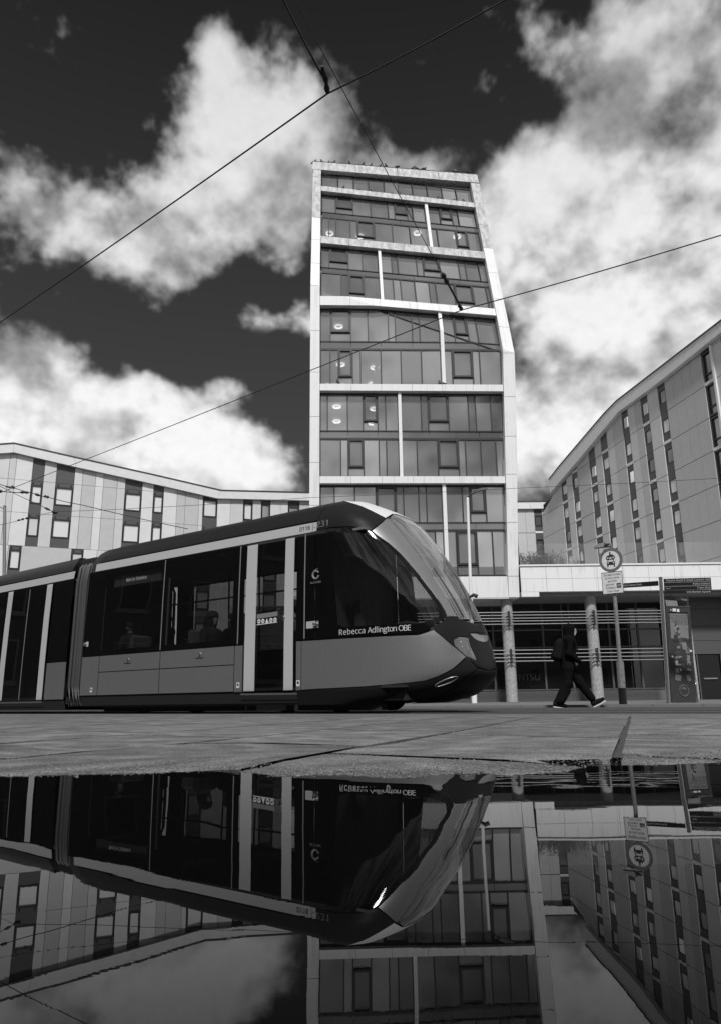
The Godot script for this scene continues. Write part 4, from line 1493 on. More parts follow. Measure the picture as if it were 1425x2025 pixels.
func pg(a: Array) -> PackedVector2Array:
	var p := PackedVector2Array()
	for i in range(0, a.size(), 2):
		p.append(Vector2(a[i], a[i + 1]))
	return p

func both(parent: Node, called: String, poly: PackedVector2Array, m: Material, off := 0.0, holes := []) -> MeshInstance3D:
	part(parent, called, shell_patch(poly, off, holes, 0.11, 0.09, true), m)
	return part(parent, called, shell_patch(poly, off, holes), m)

func rounded(x0: float, x1: float, y0: float, y1: float, r: float) -> PackedVector2Array:
	var p := PackedVector2Array()
	for c in [[x1 - r, y1 - r, 0], [x0 + r, y1 - r, 1], [x0 + r, y0 + r, 2], [x1 - r, y0 + r, 3]]:
		for k in 5:
			var w: float = PI * 0.5 * (c[2] + k / 4.0)
			p.append(Vector2(c[0] + cos(w) * r, c[1] + sin(w) * r))
	return p

func tram_frame() -> Transform3D:
	var d := Vector3(0.81207, 0.006, 0.58353).normalized()
	var up := Vector3(-0.00487, 0.99998, -0.0035).normalized()
	return Transform3D(Basis(d, up, d.cross(up)), V(-1.06, -0.02, 11.79))

func on_side(q: float, y: float, off := 0.004, mirrored := false) -> Transform3D:
	var n := shell_normal(q, y)
	var x := (shell(q + 0.01, y) - shell(q - 0.01, y)).normalized()
	return Transform3D(Basis(x, n.cross(x), n), shell(q, y) + n * off)

func make_tram() -> void:
	var at := tram_frame()
	var t := thing("tram", "grey articulated tram with black glazing and raked nose passing on the track", "tram", "", at)
	var x_end := -5.68
	# --- side glazing of the cab
	var cab := pg([0.42, 2.80, 0.701, 2.80, 1.124, 2.785, 1.481, 2.745, 1.705, 2.61, 1.872, 2.485, 2.006, 2.315, 2.1, 2.135, 2.195, 1.925, 2.288, 1.685, 2.352, 1.515, 2.382, 1.369, 2.371, 1.318, 2.285, 1.262, 2.051, 1.178, 1.919, 1.107, 1.776, 1.06, 0.975, 1.055, 0.42, 1.06])
	var cabwin := pg([0.66, 1.26, 0.74, 1.21, 1.86, 1.21, 2.2, 1.3, 2.27, 1.42, 2.2, 1.62, 2.06, 2.0, 1.92, 2.3, 1.75, 2.5, 1.55, 2.62, 1.3, 2.68, 0.72, 2.7, 0.66, 2.62])
	both(t, "glazing_surround", cab, M.frit, 0.006, [cabwin])
	both(t, "cab_window", cabwin, M.screen_glass, 0.006)
	# --- black band with the saloon windows, door opening left out
	var win1 := rounded(-5.1, -3.33, 1.16, 2.7, 0.05)
	var win2 := rounded(-3.2, -1.42, 1.16, 2.7, 0.05)
	var door := pg([-1.14, 0.27, 0.02, 0.27, 0.02, 2.785, -1.14, 2.785])
	both(t, "window_band", pg([x_end, 1.06, -1.145, 1.06, -1.145, 2.785, x_end, 2.785]), M.frit, 0.004, [win1, win2])
	both(t, "saloon_window", win1, M.tram_glass, 0.004)
	both(t, "saloon_window", win2, M.tram_glass, 0.004)
	for q in [-3.265, -1.27, 0.2]:
		part(t, "window_trim", shell_patch(pg([q - 0.012, 1.08, q + 0.012, 1.08, q + 0.012, 2.77, q - 0.012, 2.77]), 0.012), M.letter_dim)
	for q in [-5.13, -3.16]:
		part(t, "window_post", shell_patch(pg([q - 0.03, 1.13, q + 0.03, 1.13, q + 0.03, 2.42, q - 0.03, 2.42]), -0.03), M.letter_dim)
	both(t, "door_surround", pg([0.025, 1.07, 0.41, 1.07, 0.41, 2.785, 0.025, 2.785]), M.frit, 0.004)
	# --- pale stripe, roof fairings
	both(t, "roof_stripe", pg([-5.5, 2.795, 0.33, 2.795, 0.33, 2.955, -5.5, 2.955]), M.tram_stripe, 0.006)
	both(t, "roof_stripe", pg([0.338, 2.795, 0.42, 2.80, 0.42, 2.95, 0.338, 2.955]), M.tram_stripe, 0.006)
	var fair := [[-5.44, 2.985, -2.0, 2.985, -2.0, 3.415, -4.9, 3.415, -5.1, 3.36, -5.3, 3.25], [-1.99, 2.985, 0.42, 2.985, 0.42, 3.415, -1.99, 3.415]]
	for f in fair:
		both(t, "roof_fairing", pg(f), M.tram_dark, 0.0)
	# the roof front: dark cheeks, and the pale top between them beyond a crisp ridge
	both(t, "roof_cheek", pg([0.43, 2.81, 0.701, 2.825, 1.124, 2.805, 1.481, 2.765, 1.62, 2.72, 2.25, 2.965, 1.65, 3.23, 1.05, 3.37, 0.43, 3.415]), M.tram_dark, 0.0)
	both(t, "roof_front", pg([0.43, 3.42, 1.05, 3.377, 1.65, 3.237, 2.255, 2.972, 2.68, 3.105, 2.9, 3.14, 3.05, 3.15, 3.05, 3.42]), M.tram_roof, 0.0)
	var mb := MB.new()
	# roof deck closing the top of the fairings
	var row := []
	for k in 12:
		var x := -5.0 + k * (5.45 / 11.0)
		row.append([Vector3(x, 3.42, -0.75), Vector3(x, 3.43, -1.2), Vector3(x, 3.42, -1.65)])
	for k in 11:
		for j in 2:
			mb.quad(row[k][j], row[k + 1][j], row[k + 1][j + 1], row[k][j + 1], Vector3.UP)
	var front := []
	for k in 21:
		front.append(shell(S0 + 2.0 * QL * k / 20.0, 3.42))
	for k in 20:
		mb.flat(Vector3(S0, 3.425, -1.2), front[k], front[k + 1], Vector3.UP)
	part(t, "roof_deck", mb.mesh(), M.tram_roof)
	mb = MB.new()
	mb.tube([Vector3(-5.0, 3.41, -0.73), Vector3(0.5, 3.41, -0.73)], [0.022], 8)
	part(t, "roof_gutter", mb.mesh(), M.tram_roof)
	# roof hatch seen at the front edge
	bx(t, "roof_box", Vector3(-3.6, 3.43, -1.55), Vector3(-1.2, 3.52, -0.95), M.tram_roof)
	# --- pillars, windscreen
	both(t, "pillar", pg([1.64, 2.705, 1.72, 2.62, 1.885, 2.49, 2.018, 2.32, 2.112, 2.14, 2.207, 1.93, 2.3, 1.69, 2.364, 1.52, 2.396, 1.375, 2.39, 1.327, 2.62, 1.327, 2.585, 1.545, 2.535, 1.881, 2.48, 2.114, 2.445, 2.452, 2.41, 2.631, 2.345, 2.955, 2.26, 2.95]), M.tram_silver, 0.004)
	var wl := [2.655, 1.29, 2.6, 1.545, 2.55, 1.881, 2.494, 2.114, 2.458, 2.452, 2.424, 2.631, 2.36, 2.965, 2.69, 3.09, 2.9, 3.125, 3.05, 3.135]
	var wind := pg(wl)
	for k in range(wl.size() - 4, -1, -2):
		wind.append(Vector2(6.1 - wl[k], wl[k + 1]))
	part(t, "windscreen", shell_patch(wind, 0.002), M.windscreen_glass)
	# --- silver flanks of the nose, dark skirts, bumper
	both(t, "nose_panel", pg([0.14, 0.30, 0.98, 0.327, 1.587, 0.367, 1.8, 0.39, 1.955, 0.443, 2.212, 0.55, 2.5, 0.716, 2.259, 0.89, 2.013, 1.105, 1.914, 1.075, 1.74, 1.035, 0.98, 1.035, 0.14, 1.045]), M.tram_silver, 0.004)
	both(t, "door_edge_panel", pg([0.03, 0.29, 0.13, 0.30, 0.13, 1.045, 0.03, 1.05]), M.tram_silver, 0.004)
	both(t, "lower_skirt", pg([0.03, 0.07, 2.25, 0.07, 2.3, 0.10, 2.39, 0.18, 2.505, 0.43, 2.765, 0.562, 2.52, 0.70, 2.22, 0.535, 1.96, 0.43, 1.80, 0.378, 1.587, 0.354, 0.98, 0.315, 0.03, 0.28]), M.tram_dark, 0.0)
	both(t, "collar_panel", pg([2.03, 1.11, 2.27, 0.90, 2.33, 0.845, 2.33, 0.92, 2.34, 0.97, 2.49, 1.02, 2.7, 1.01, 2.78, 1.08, 3.05, 1.1, 3.05, 1.2, 2.786, 1.262, 2.65, 1.28, 2.62, 1.315, 2.385, 1.315, 2.29, 1.25, 2.06, 1.165]), M.tram_dark, 0.003)
	both(t, "front_mask", pg([2.70, 1.0, 2.69, 0.87, 2.755, 0.72, 2.76, 0.65, 2.53, 0.72, 2.77, 0.575, 3.05, 0.535, 3.05, 1.09, 2.78, 1.07]), M.tram_dark, 0.002)
	both(t, "bumper", pg([2.41, 0.17, 2.515, 0.42, 2.775, 0.55, 3.05, 0.52, 3.05, 0.07, 2.35, 0.07]), M.tram_dark, 0.004)
	# headlights
	for s in [false, true]:
		var hp := pg([2.336, 0.935, 2.36, 0.97, 2.487, 1.006, 2.69, 0.996, 2.68, 0.866, 2.745, 0.719, 2.75, 0.665, 2.53, 0.725, 2.40, 0.82, 2.337, 0.88])
		var hl := part(t, "headlight", shell_patch(hp, -0.05, [], 0.06, 0.06, s), M.lamp_bowl)
		part(hl, "lens", shell_patch(hp, 0.003, [], 0.06, 0.06, s), M.lens)
		for c in [[2.45, 0.9, 0.055], [2.56, 0.85, 0.06], [2.66, 0.76, 0.05]]:
			mb = MB.new()
			mb.lathe([Vector2(0.01, -0.03), Vector2(c[2] * 0.6, -0.02), Vector2(c[2], 0.02), Vector2(c[2] * 1.05, 0.025)], 16)
			var q: float = 6.1 - c[0] if s else c[0]
			var f := on_side(q, c[1], -0.035)
			part(hl, "reflector", mb.mesh(), M.chrome, f * Transform3D(Basis(Vector3.RIGHT, PI / 2), Vector3.ZERO))
	# badge plate and marker light on the mask
	part(t, "badge", shell_patch(pg([2.775, 1.06, 2.95, 1.065, 3.05, 1.05, 3.05, 0.95, 2.92, 0.965, 2.83, 1.0]), 0.008), M.tram_silver)
	part(t, "badge", shell_patch(pg([2.775, 1.06, 2.95, 1.065, 3.05, 1.05, 3.05, 0.95, 2.92, 0.965, 2.83, 1.0]), 0.008, [], 0.11, 0.09, true), M.tram_silver)
	# towing eye recess in the skirt
	for s in [false, true]:
		var el := PackedVector2Array()
		for k in 20:
			var w := TAU * k / 20.0
			var e := Vector2(cos(w) * 0.165, sin(w) * 0.042).rotated(0.33)
			el.append(Vector2(2.185, 0.372) + e)
		part(t, "recess", shell_patch(el, 0.004, [], 0.05, 0.03, s), M.rubber)
		mb = MB.new()
		var path := []
		for k in 21:
			var q := el[k % 20]
			var qq := 6.1 - q.x if s else q.x
			path.append(shell(qq, q.y) + shell_normal(qq, q.y) * 0.006)
		mb.tube(path, [0.009], 6, false)
		part(t, "recess_rim", mb.mesh(), M.tram_silver)
	# --- silver lower panels of the saloon
	for q in [[x_end, -5.11, 0.30, 1.05], [-5.095, -3.27, 0.745, 1.05], [-3.255, -1.35, 0.745, 1.05], [-5.095, -3.27, 0.30, 0.73], [-3.255, -1.35, 0.30, 0.73], [-1.335, -1.15, 0.29, 1.05]]:
		both(t, "side_panel", pg([q[0], q[2], q[1], q[2], q[1], q[3], q[0], q[3]]), M.tram_silver, 0.004)
	both(t, "lower_skirt", pg([x_end, 0.10, 0.02, 0.10, 0.02, 0.26, x_end, 0.285]), M.tram_under, -0.01)
	# dark inner shell behind the joints, windows left open
	for s in [false, true]:
		part(t, "inner_shell", shell_patch(pg([x_end, 0.07, 3.05, 0.07, 3.05, 1.25, 2.64, 1.27, 2.35, 1.28, 2.05, 1.12, x_end, 1.12]), -0.02, [door], 0.16, 0.12, s), M.tram_under)
		part(t, "inner_shell", shell_patch(pg([x_end, 2.74, 1.6, 2.74, 2.4, 2.99, 2.7, 3.13, 3.05, 3.15, 3.05, 3.40, x_end, 3.40]), -0.02, [door], 0.16, 0.12, s), M.tram_under)
	# --- door: strips, glass, push button, leaflet panel
	for s in [false, true]:
		var d := part(t, "door", shell_patch(pg([-1.135, 2.74, 0.015, 2.74, 0.015, 2.782, -1.135, 2.782]), 0.0, [], 0.11, 0.09, s), M.rubber)
		part(d, "edge_strip", shell_patch(pg([-1.105, 0.30, -0.86, 0.30, -0.86, 2.75, -1.105, 2.75]), 0.012, [], 0.11, 0.09, s), M.door_strip)
		part(d, "edge_strip", shell_patch(pg([-0.225, 0.30, -0.03, 0.30, -0.03, 2.75, -0.225, 2.75]), 0.012, [], 0.11, 0.09, s), M.door_strip)
		part(d, "door_glass", shell_patch(pg([-0.86, 0.30, -0.225, 0.30, -0.225, 2.735, -0.86, 2.735]), 0.0, [], 0.2, 0.09, s), M.tram_glass)
		part(d, "door_sill", shell_patch(pg([-1.17, 0.245, 0.06, 0.235, 0.06, 0.262, -1.17, 0.272]), 0.03, [], 0.11, 0.09, s), M.steel)
		if s:
			continue
		mb = MB.new()
		mb.lathe([Vector2(0.0, 0.02), Vector2(0.03, 0.018), Vector2(0.042, 0.0)], 16)
		part(d, "push_button", mb.mesh(), M.chrome, on_side(-0.25, 1.44, 0.012) * Transform3D(Basis(Vector3.RIGHT, PI / 2), Vector3.ZERO))
		part(d, "notice", shell_patch(pg([-0.84, 1.47, -0.38, 1.485, -0.38, 1.56, -0.84, 1.545]), 0.004), M.letter_dim)
		part(d, "notice", shell_patch(pg([-0.84, 1.365, -0.38, 1.38, -0.38, 1.392, -0.84, 1.377]), 0.004), M.sticker)
		for k in 5:
			mb = MB.new()
			var r := 0.036
			if k == 2:
				mb.prism(PackedVector2Array([Vector2(-r, -r), Vector2(r, -r), Vector2(0, r)]), 0, 0.003)
			else:
				mb.tube([Vector3(0, 0, 0), Vector3(0, 0, 0.003)], [r], 16)
			part(d, "notice_symbol", mb.mesh(), M.sticker, on_side(-0.79 + k * 0.09, 1.425, 0.004))
			if k != 2:
				bx(d, "symbol_bar", Vector3.ZERO, Vector3(0.045, 0.01, 0.002), M.letter_dark).transform = on_side(-0.79 + k * 0.09, 1.425, 0.009) * Transform3D(Basis.from_scale(Vector3(0.045, 0.012, 0.002)), Vector3.ZERO)
	# --- small fittings on the near side
	for c in [[-4.2, 0.945], [-2.2, 0.955]]:
		var f := on_side(c[0], c[1], 0.006)
		var l := part(t, "latch_box", MB.new().mesh(), M.tram_silver, f)
		mb = MB.new()
		mb.box(Vector3(-0.095, -0.06, 0), Vector3(0.095, 0.06, 0.012))
		l.mesh = mb.mesh()
		mb = MB.new()
		mb.lathe([Vector2(0, 0.03), Vector2(0.02, 0.026), Vector2(0.026, 0.0)], 12)
		part(l, "latch_knob", mb.mesh(), M.chrome, Transform3D(Basis(Vector3.RIGHT, PI / 2), Vector3(0.03, 0, 0.012)))
	for c in [[-5.3, 0.40], [-1.24, 0.40], [0.075, 0.40]]:
		var k := part(t, "warning_sticker", shell_patch(rounded(c[0] - 0.035, c[0] + 0.035, c[1] - 0.045, c[1] + 0.045, 0.008), 0.008), M.sticker)
		part(k, "sticker_mark", shell_patch(pg([c[0] - 0.02, c[1], c[0] + 0.02, c[1] - 0.02, c[0] + 0.02, c[1] + 0.025, c[0] - 0.02, c[1] + 0.03]), 0.011), M.letter_dark)
	var lamp := part(t, "side_lamp", shell_patch(rounded(0.24, 0.46, 1.235, 1.345, 0.01), 0.010), M.tram_stripe)
	mb = MB.new()
	mb.lathe([Vector2(0, 0.05), Vector2(0.035, 0.042), Vector2(0.055, 0.0)], 18)
	part(lamp, "lens", mb.mesh(), M.chrome, on_side(0.44, 1.295, 0.012) * Transform3D(Basis(Vector3.RIGHT, PI / 2), Vector3.ZERO))
	var far_lamp := part(t, "side_lamp", shell_patch(rounded(-5.58, -5.5, 1.26, 1.36, 0.01), 0.010), M.tram_stripe)
	mb = MB.new()
	mb.lathe([Vector2(0, 0.05), Vector2(0.03, 0.04), Vector2(0.045, 0.0)], 16)
	part(far_lamp, "lens", mb.mesh(), M.chrome, on_side(-5.6, 1.31, 0.012) * Transform3D(Basis(Vector3.RIGHT, PI / 2), Vector3.ZERO))
	# maker's ring mark
	mb = MB.new()
	var ring := []
	for k in 20:
		var w := 0.5 + 5.6 * k / 19.0
		ring.append(Vector3(cos(w) * 0.062, sin(w) * 0.062, 0))
	mb.tube(ring, [0.012, 0.014, 0.016, 0.018, 0.02], 6)
	mb.tube([Vector3(-0.05, 0.045, 0), Vector3(-0.01, 0.085, 0), Vector3(0.05, 0.105, 0)], [0.012, 0.01, 0.004], 6)
	part(t, "ring_mark", mb.mesh(), M.letter_dim, on_side(0.425, 2.075, 0.004))
	text(t, "lettering", "ALSTOM", 0.035, M.letter_dim, on_side(0.425, 1.955, 0.010), 0.003, 1.2)
	text(t, "lettering", "231", 0.105, M.letter_dim, on_side(0.52, 2.905, 0.006), 0.003, 1.1)
	text(t, "lettering", "0116", 0.075, M.letter_dark, on_side(0.17, 2.875, 0.010), 0.003, 1.0)
	text(t, "lettering", "-", 0.075, M.letter_dark, on_side(0.375, 2.875, 0.010), 0.003, 1.0)
	# the name along the bottom of the cab window follows the curve letter by letter
	var words := "Rebecca Adlington OBE"
	var widths := {"l": 0.3, "i": 0.3, "t": 0.4, " ": 0.35, "R": 0.68, "A": 0.68, "O": 0.82, "B": 0.7, "E": 0.62, "c": 0.52, "g": 0.6, "n": 0.64, "d": 0.64, "b": 0.64, "a": 0.58, "e": 0.58, "o": 0.64}
	var total := 0.0
	for ch in words:
		total += widths[ch]
	var q := 0.66
	var span := 0.99 / total
	for ch in words:
		var wd: float = widths[ch] * span
		if ch != " ":
			text(t, "lettering", ch, 0.085, M.letter_pale, on_side(q + wd * 0.5, 1.135 + (q - 0.66) * 0.012, 0.010), 0.003, 1.05)
		q += wd
	# --- destination display inside the first window
	bx(t, "display_case", Vector3(-4.95, 2.42, -0.22), Vector3(-3.5, 2.66, -0.12), M.seat)
	text(t, "display_words", "Not in Service", 0.075, M.display_glow, Transform3D(Basis(), Vector3(-4.25, 2.53, -0.115)), 0.003, 1.0)
	# --- mirror arm and wipers on the windscreen
	mb = MB.new()
	mb.tube([shell(3.6, 1.72), shell(3.6, 1.72) + Vector3(0.06, 0.03, -0.02), shell(3.6, 1.72) + Vector3(0.11, 0.0, -0.03)], [0.022, 0.03, 0.035], 8)
	part(t, "camera_arm", mb.mesh(), M.rubber)
	for k in 2:
		var q0 := 2.75 + k * 0.28
		mb = MB.new()
		var pts := []
		for j in 7:
			pts.append(shell(q0 - j * 0.02 * (1 - k) + j * 0.03 * k, 1.3 + j * 0.13) + shell_normal(q0, 1.4) * 0.03)
		mb.tube(pts, [0.014, 0.01], 6)
		part(t, "wiper", mb.mesh(), M.rubber)
	# --- undergear
	bx(t, "bogie_cover", Vector3(-5.2, -0.02, -0.42), Vector3(1.45, 0.11, -0.25), M.tram_under)
	for b in [[-4.6, -2.4], [-0.9, 0.9]]:
		for wx in [b[0] + 0.35, b[1] - 0.35]:
			for wz in [-0.48, -1.92]:
				mb = MB.new()
				mb.tube([Vector3(wx, 0.22, wz - 0.06), Vector3(wx, 0.22, wz + 0.06)], [0.275], 20)
				part(t, "wheel", mb.mesh(), M.tram_under)
	bx(t, "underframe", Vector3(x_end, 0.12, -2.2), Vector3(1.9, 0.3, -0.22), M.tram_under)
	# --- saloon floor, ceiling, seats, poles, cab bulkhead and desk
	bx(t, "floor", Vector3(x_end, 0.3, -2.3), Vector3(1.95, 0.34, -0.1), M.tram_under)
	bx(t, "ceiling", Vector3(x_end, 2.72, -2.25), Vector3(1.3, 2.76, -0.12), M.tram_ceiling)
	bx(t, "bulkhead", Vector3(0.30, 0.34, -2.3), Vector3(0.36, 2.72, -0.14), M.tram_inside)
	mb = MB.new()
	mb.prism(PackedVector2Array([Vector2(1.15, 0.34), Vector2(1.95, 0.34), Vector2(2.3, 1.1), Vector2(1.8, 1.28), Vector2(1.35, 1.2), Vector2(1.1, 1.0)]), -2.0, -0.45)
	part(t, "driver_desk", mb.mesh(), M.tram_inside)
	mb = MB.new()
	mb.prism(PackedVector2Array([Vector2(0.5, 0.8), Vector2(0.95, 0.78), Vector2(0.97, 0.88), Vector2(0.66, 0.92), Vector2(0.6, 1.75), Vector2(0.48, 1.75)]), -1.5, -0.95)
	part(t, "driver_seat", mb.mesh(), M.tram_inside)
	for c in [[-4.72, -0.62, -1.0], [-2.85, -0.62, 1.0], [-1.75, -0.62, -1.0], [-4.72, -1.95, -1.0], [-2.85, -1.95, 1.0], [-1.75, -1.95, -1.0]]:
		mb = MB.new()
		mb.prism(PackedVector2Array([Vector2(-0.05, 0.34), Vector2(0.05, 0.34), Vector2(0.05, 0.72), Vector2(0.42, 0.72), Vector2(0.45, 0.84), Vector2(0.05, 0.82), Vector2(-0.02, 1.42), Vector2(-0.08, 1.46), Vector2(-0.14, 1.42), Vector2(-0.06, 0.75)]), -0.22, 0.22)
		part(t, "seat", mb.mesh(), M.seat, Transform3D(Basis(Vector3.UP, 0.0 if c[2] > 0 else PI), Vector3(c[0], 0, c[1])))
	for p in [[-5.0, -0.9], [-1.5, -0.7], [-0.5, -1.2], [-3.2, -1.6]]:
		mb = MB.new()
		mb.tube([Vector3(p[0], 0.34, p[1]), Vector3(p[0] + 0.06, 1.2, p[1]), Vector3(p[0] + 0.02, 2.72, p[1])], [0.018], 8)
		part(t, "grab_pole", mb.mesh(), M.pole_black)
	mb = MB.new()
	mb.tube([Vector3(-5.4, 2.05, -0.85), Vector3(-0.1, 2.05, -0.85)], [0.016], 8)
	part(t, "grab_rail", mb.mesh(), M.letter_dim)
	# --- bellows
	mb = MB.new()
	for k in 9:
		var x := -5.72 - k * 0.052
		var pts := []
		for w in [[0.12, -1.12], [0.12, -0.1], [0.5, -0.06], [2.6, -0.07], [2.95, -0.12], [3.15, -0.3], [3.25, -0.6], [3.25, -1.8], [3.15, -2.1], [2.6, -2.33], [0.5, -2.34], [0.12, -2.3], [0.12, -1.12]]:
			pts.append(Vector3(x + 0.02 * sin(k * 2.1), w[0], w[1] - (0.03 if k % 2 else 0.0)))
		mb.tube(pts, [0.036], 8, false)
	part(t, "bellows", mb.mesh(), M.bellows)
	bx(t, "bellows_lining", Vector3(-6.2, 0.15, -2.25), Vector3(-5.7, 3.15, -0.16), M.rubber)
	# --- second car: same section, a little lower and turned a touch
	var piv := Vector3(-6.18, 0, 0)
	var f2 := Transform3D(Basis(Vector3.UP, deg_to_rad(-1.6)), piv + Vector3(0, -0.065, 0.02)) 
	var car := part(t, "rear_car", MB.new().mesh(), M.tram_dark, f2)
	car.mesh = shell_patch(pg([-9.0, 2.985, -0.16, 2.985, -0.22, 3.2, -0.4, 3.33, -0.75, 3.415, -9.0, 3.415]), 0.0)
	var d1 := [-2.72, -2.5, -1.05, -0.8]
	for s in [false, true]:
		var c := func(called: String, a: Array, m: Material, off := 0.004, holes := []) -> void:
			part(car, called, shell_patch(pg(a), off, holes, 0.2, 0.12, s), m, Transform3D())
		c.call("roof_stripe", [-9.0, 2.795, -0.04, 2.795, -0.04, 2.955, -9.0, 2.955], M.tram_stripe, 0.006)
		c.call("window_band", [-9.0, 1.06, -2.8, 1.06, -2.8, 2.785, -9.0, 2.785], M.frit, 0.004, [rounded(-5.9, -3.1, 1.16, 2.7, 0.05)])
		c.call("window_band", [-0.76, 1.06, -0.02, 1.06, -0.02, 2.785, -0.76, 2.785], M.frit)
		c.call("saloon_window", [-5.9, 1.16, -3.1, 1.16, -3.1, 2.7, -5.9, 2.7], M.tram_glass)
		c.call("side_panel", [-9.0, 0.30, -2.8, 0.30, -2.8, 1.05, -9.0, 1.05], M.tram_silver)
		c.call("side_panel", [-0.76, 0.30, -0.02, 0.30, -0.02, 1.05, -0.76, 1.05], M.tram_silver)
		c.call("lower_skirt", [-9.0, 0.08, -0.02, 0.08, -0.02, 0.285, -9.0, 0.285], M.tram_under, -0.01)
		c.call("edge_strip", [-2.72, 0.30, -2.5, 0.30, -2.5, 2.76, -2.72, 2.76], M.door_strip, 0.012)
		c.call("edge_strip", [-1.05, 0.30, -0.83, 0.30, -0.83, 2.76, -1.05, 2.76], M.door_strip, 0.012)
		c.call("door_glass", [-2.5, 0.30, -1.79, 0.30, -1.79, 2.735, -2.5, 2.735], M.tram_glass, 0.0)
		c.call("door_glass", [-1.76, 0.30, -1.05, 0.30, -1.05, 2.735, -1.76, 2.735], M.tram_glass, 0.0)
		c.call("door_trim", [-1.79, 0.30, -1.76, 0.30, -1.76, 2.735, -1.79, 2.735], M.letter_dim, 0.004)
		c.call("door_sill", [-2.76, 0.245, -0.8, 0.245, -0.8, 0.275, -2.76, 0.275], M.steel, 0.03)
		c.call("door_surround", [-2.8, 2.735, -0.76, 2.735, -0.76, 2.79, -2.8, 2.79], M.frit, 0.0)
	part(car, "roof_fairing", shell_patch(pg([-9.0, 2.985, -0.16, 2.985, -0.22, 3.2, -0.4, 3.33, -0.75, 3.415, -9.0, 3.415]), 0.0, [], 0.2, 0.09, true), M.tram_dark)
	bx(car, "roof_deck", Vector3(-9.0, 3.40, -1.75), Vector3(-0.75, 3.425, -0.66), M.tram_roof)
	bx(car, "floor", Vector3(-9.0, 0.2, -2.3), Vector3(-0.02, 0.34, -0.1), M.tram_under)
	bx(car, "ceiling", Vector3(-9.0, 2.76, -2.25), Vector3(-0.02, 2.8, -0.12), M.tram_ceiling)
	bx(car, "added_baffle", Vector3(-8.9, 0.34, -1.4), Vector3(-2.2, 2.74, -1.35), M.tram_under)  # dark sheets added inside to block daylight through the far windows
	bx(car, "added_baffle", Vector3(-1.35, 0.34, -1.4), Vector3(-0.05, 2.74, -1.35), M.tram_under)
	bx(car, "end_wall", Vector3(-9.05, 0.1, -2.3), Vector3(-9.0, 3.4, -0.1), M.tram_under)
	bx(car, "bogie_cover", Vector3(-7.0, 0.03, -0.4), Vector3(-3.4, 0.12, -0.2), M.tram_under)
	bx(t, "bellows_floor", Vector3(-6.25, 0.1, -2.2), Vector3(-5.65, 0.3, -0.2), M.tram_under)

# ------------------------------------------------------------------ signs, lamp, kiosk
func pave(d: float, x: float) -> float:
	return gy(d) + 0.048

func ring_mesh(r0: float, r1: float, z0: float, z1: float, sides := 40) -> ArrayMesh:
	var mb := MB.new()
	for k in sides:
		var a := TAU * k / sides
		var b := TAU * (k + 1) / sides
		var u := Vector3(cos(a), sin(a), 0)
		var w := Vector3(cos(b), sin(b), 0)
		var f := Vector3(0, 0, z1)
		var g := Vector3(0, 0, z0)
		mb.quad(u * r0 + f, w * r0 + f, w * r1 + f, u * r1 + f, Vector3(0, 0, 1))
		mb.quad(u * r0 + g, w * r0 + g, w * r1 + g, u * r1 + g, Vector3(0, 0, -1))
		mb.quad(u * r1 + g, w * r1 + g, w * r1 + f, u * r1 + f, u)
	return mb.mesh()

func disc_mesh(r: float, z0: float, z1: float, sides := 40) -> ArrayMesh:
	var mb := MB.new()
	mb.tube([Vector3(0, 0, z0), Vector3(0, 0, z1)], [r], sides)
	return mb.mesh()

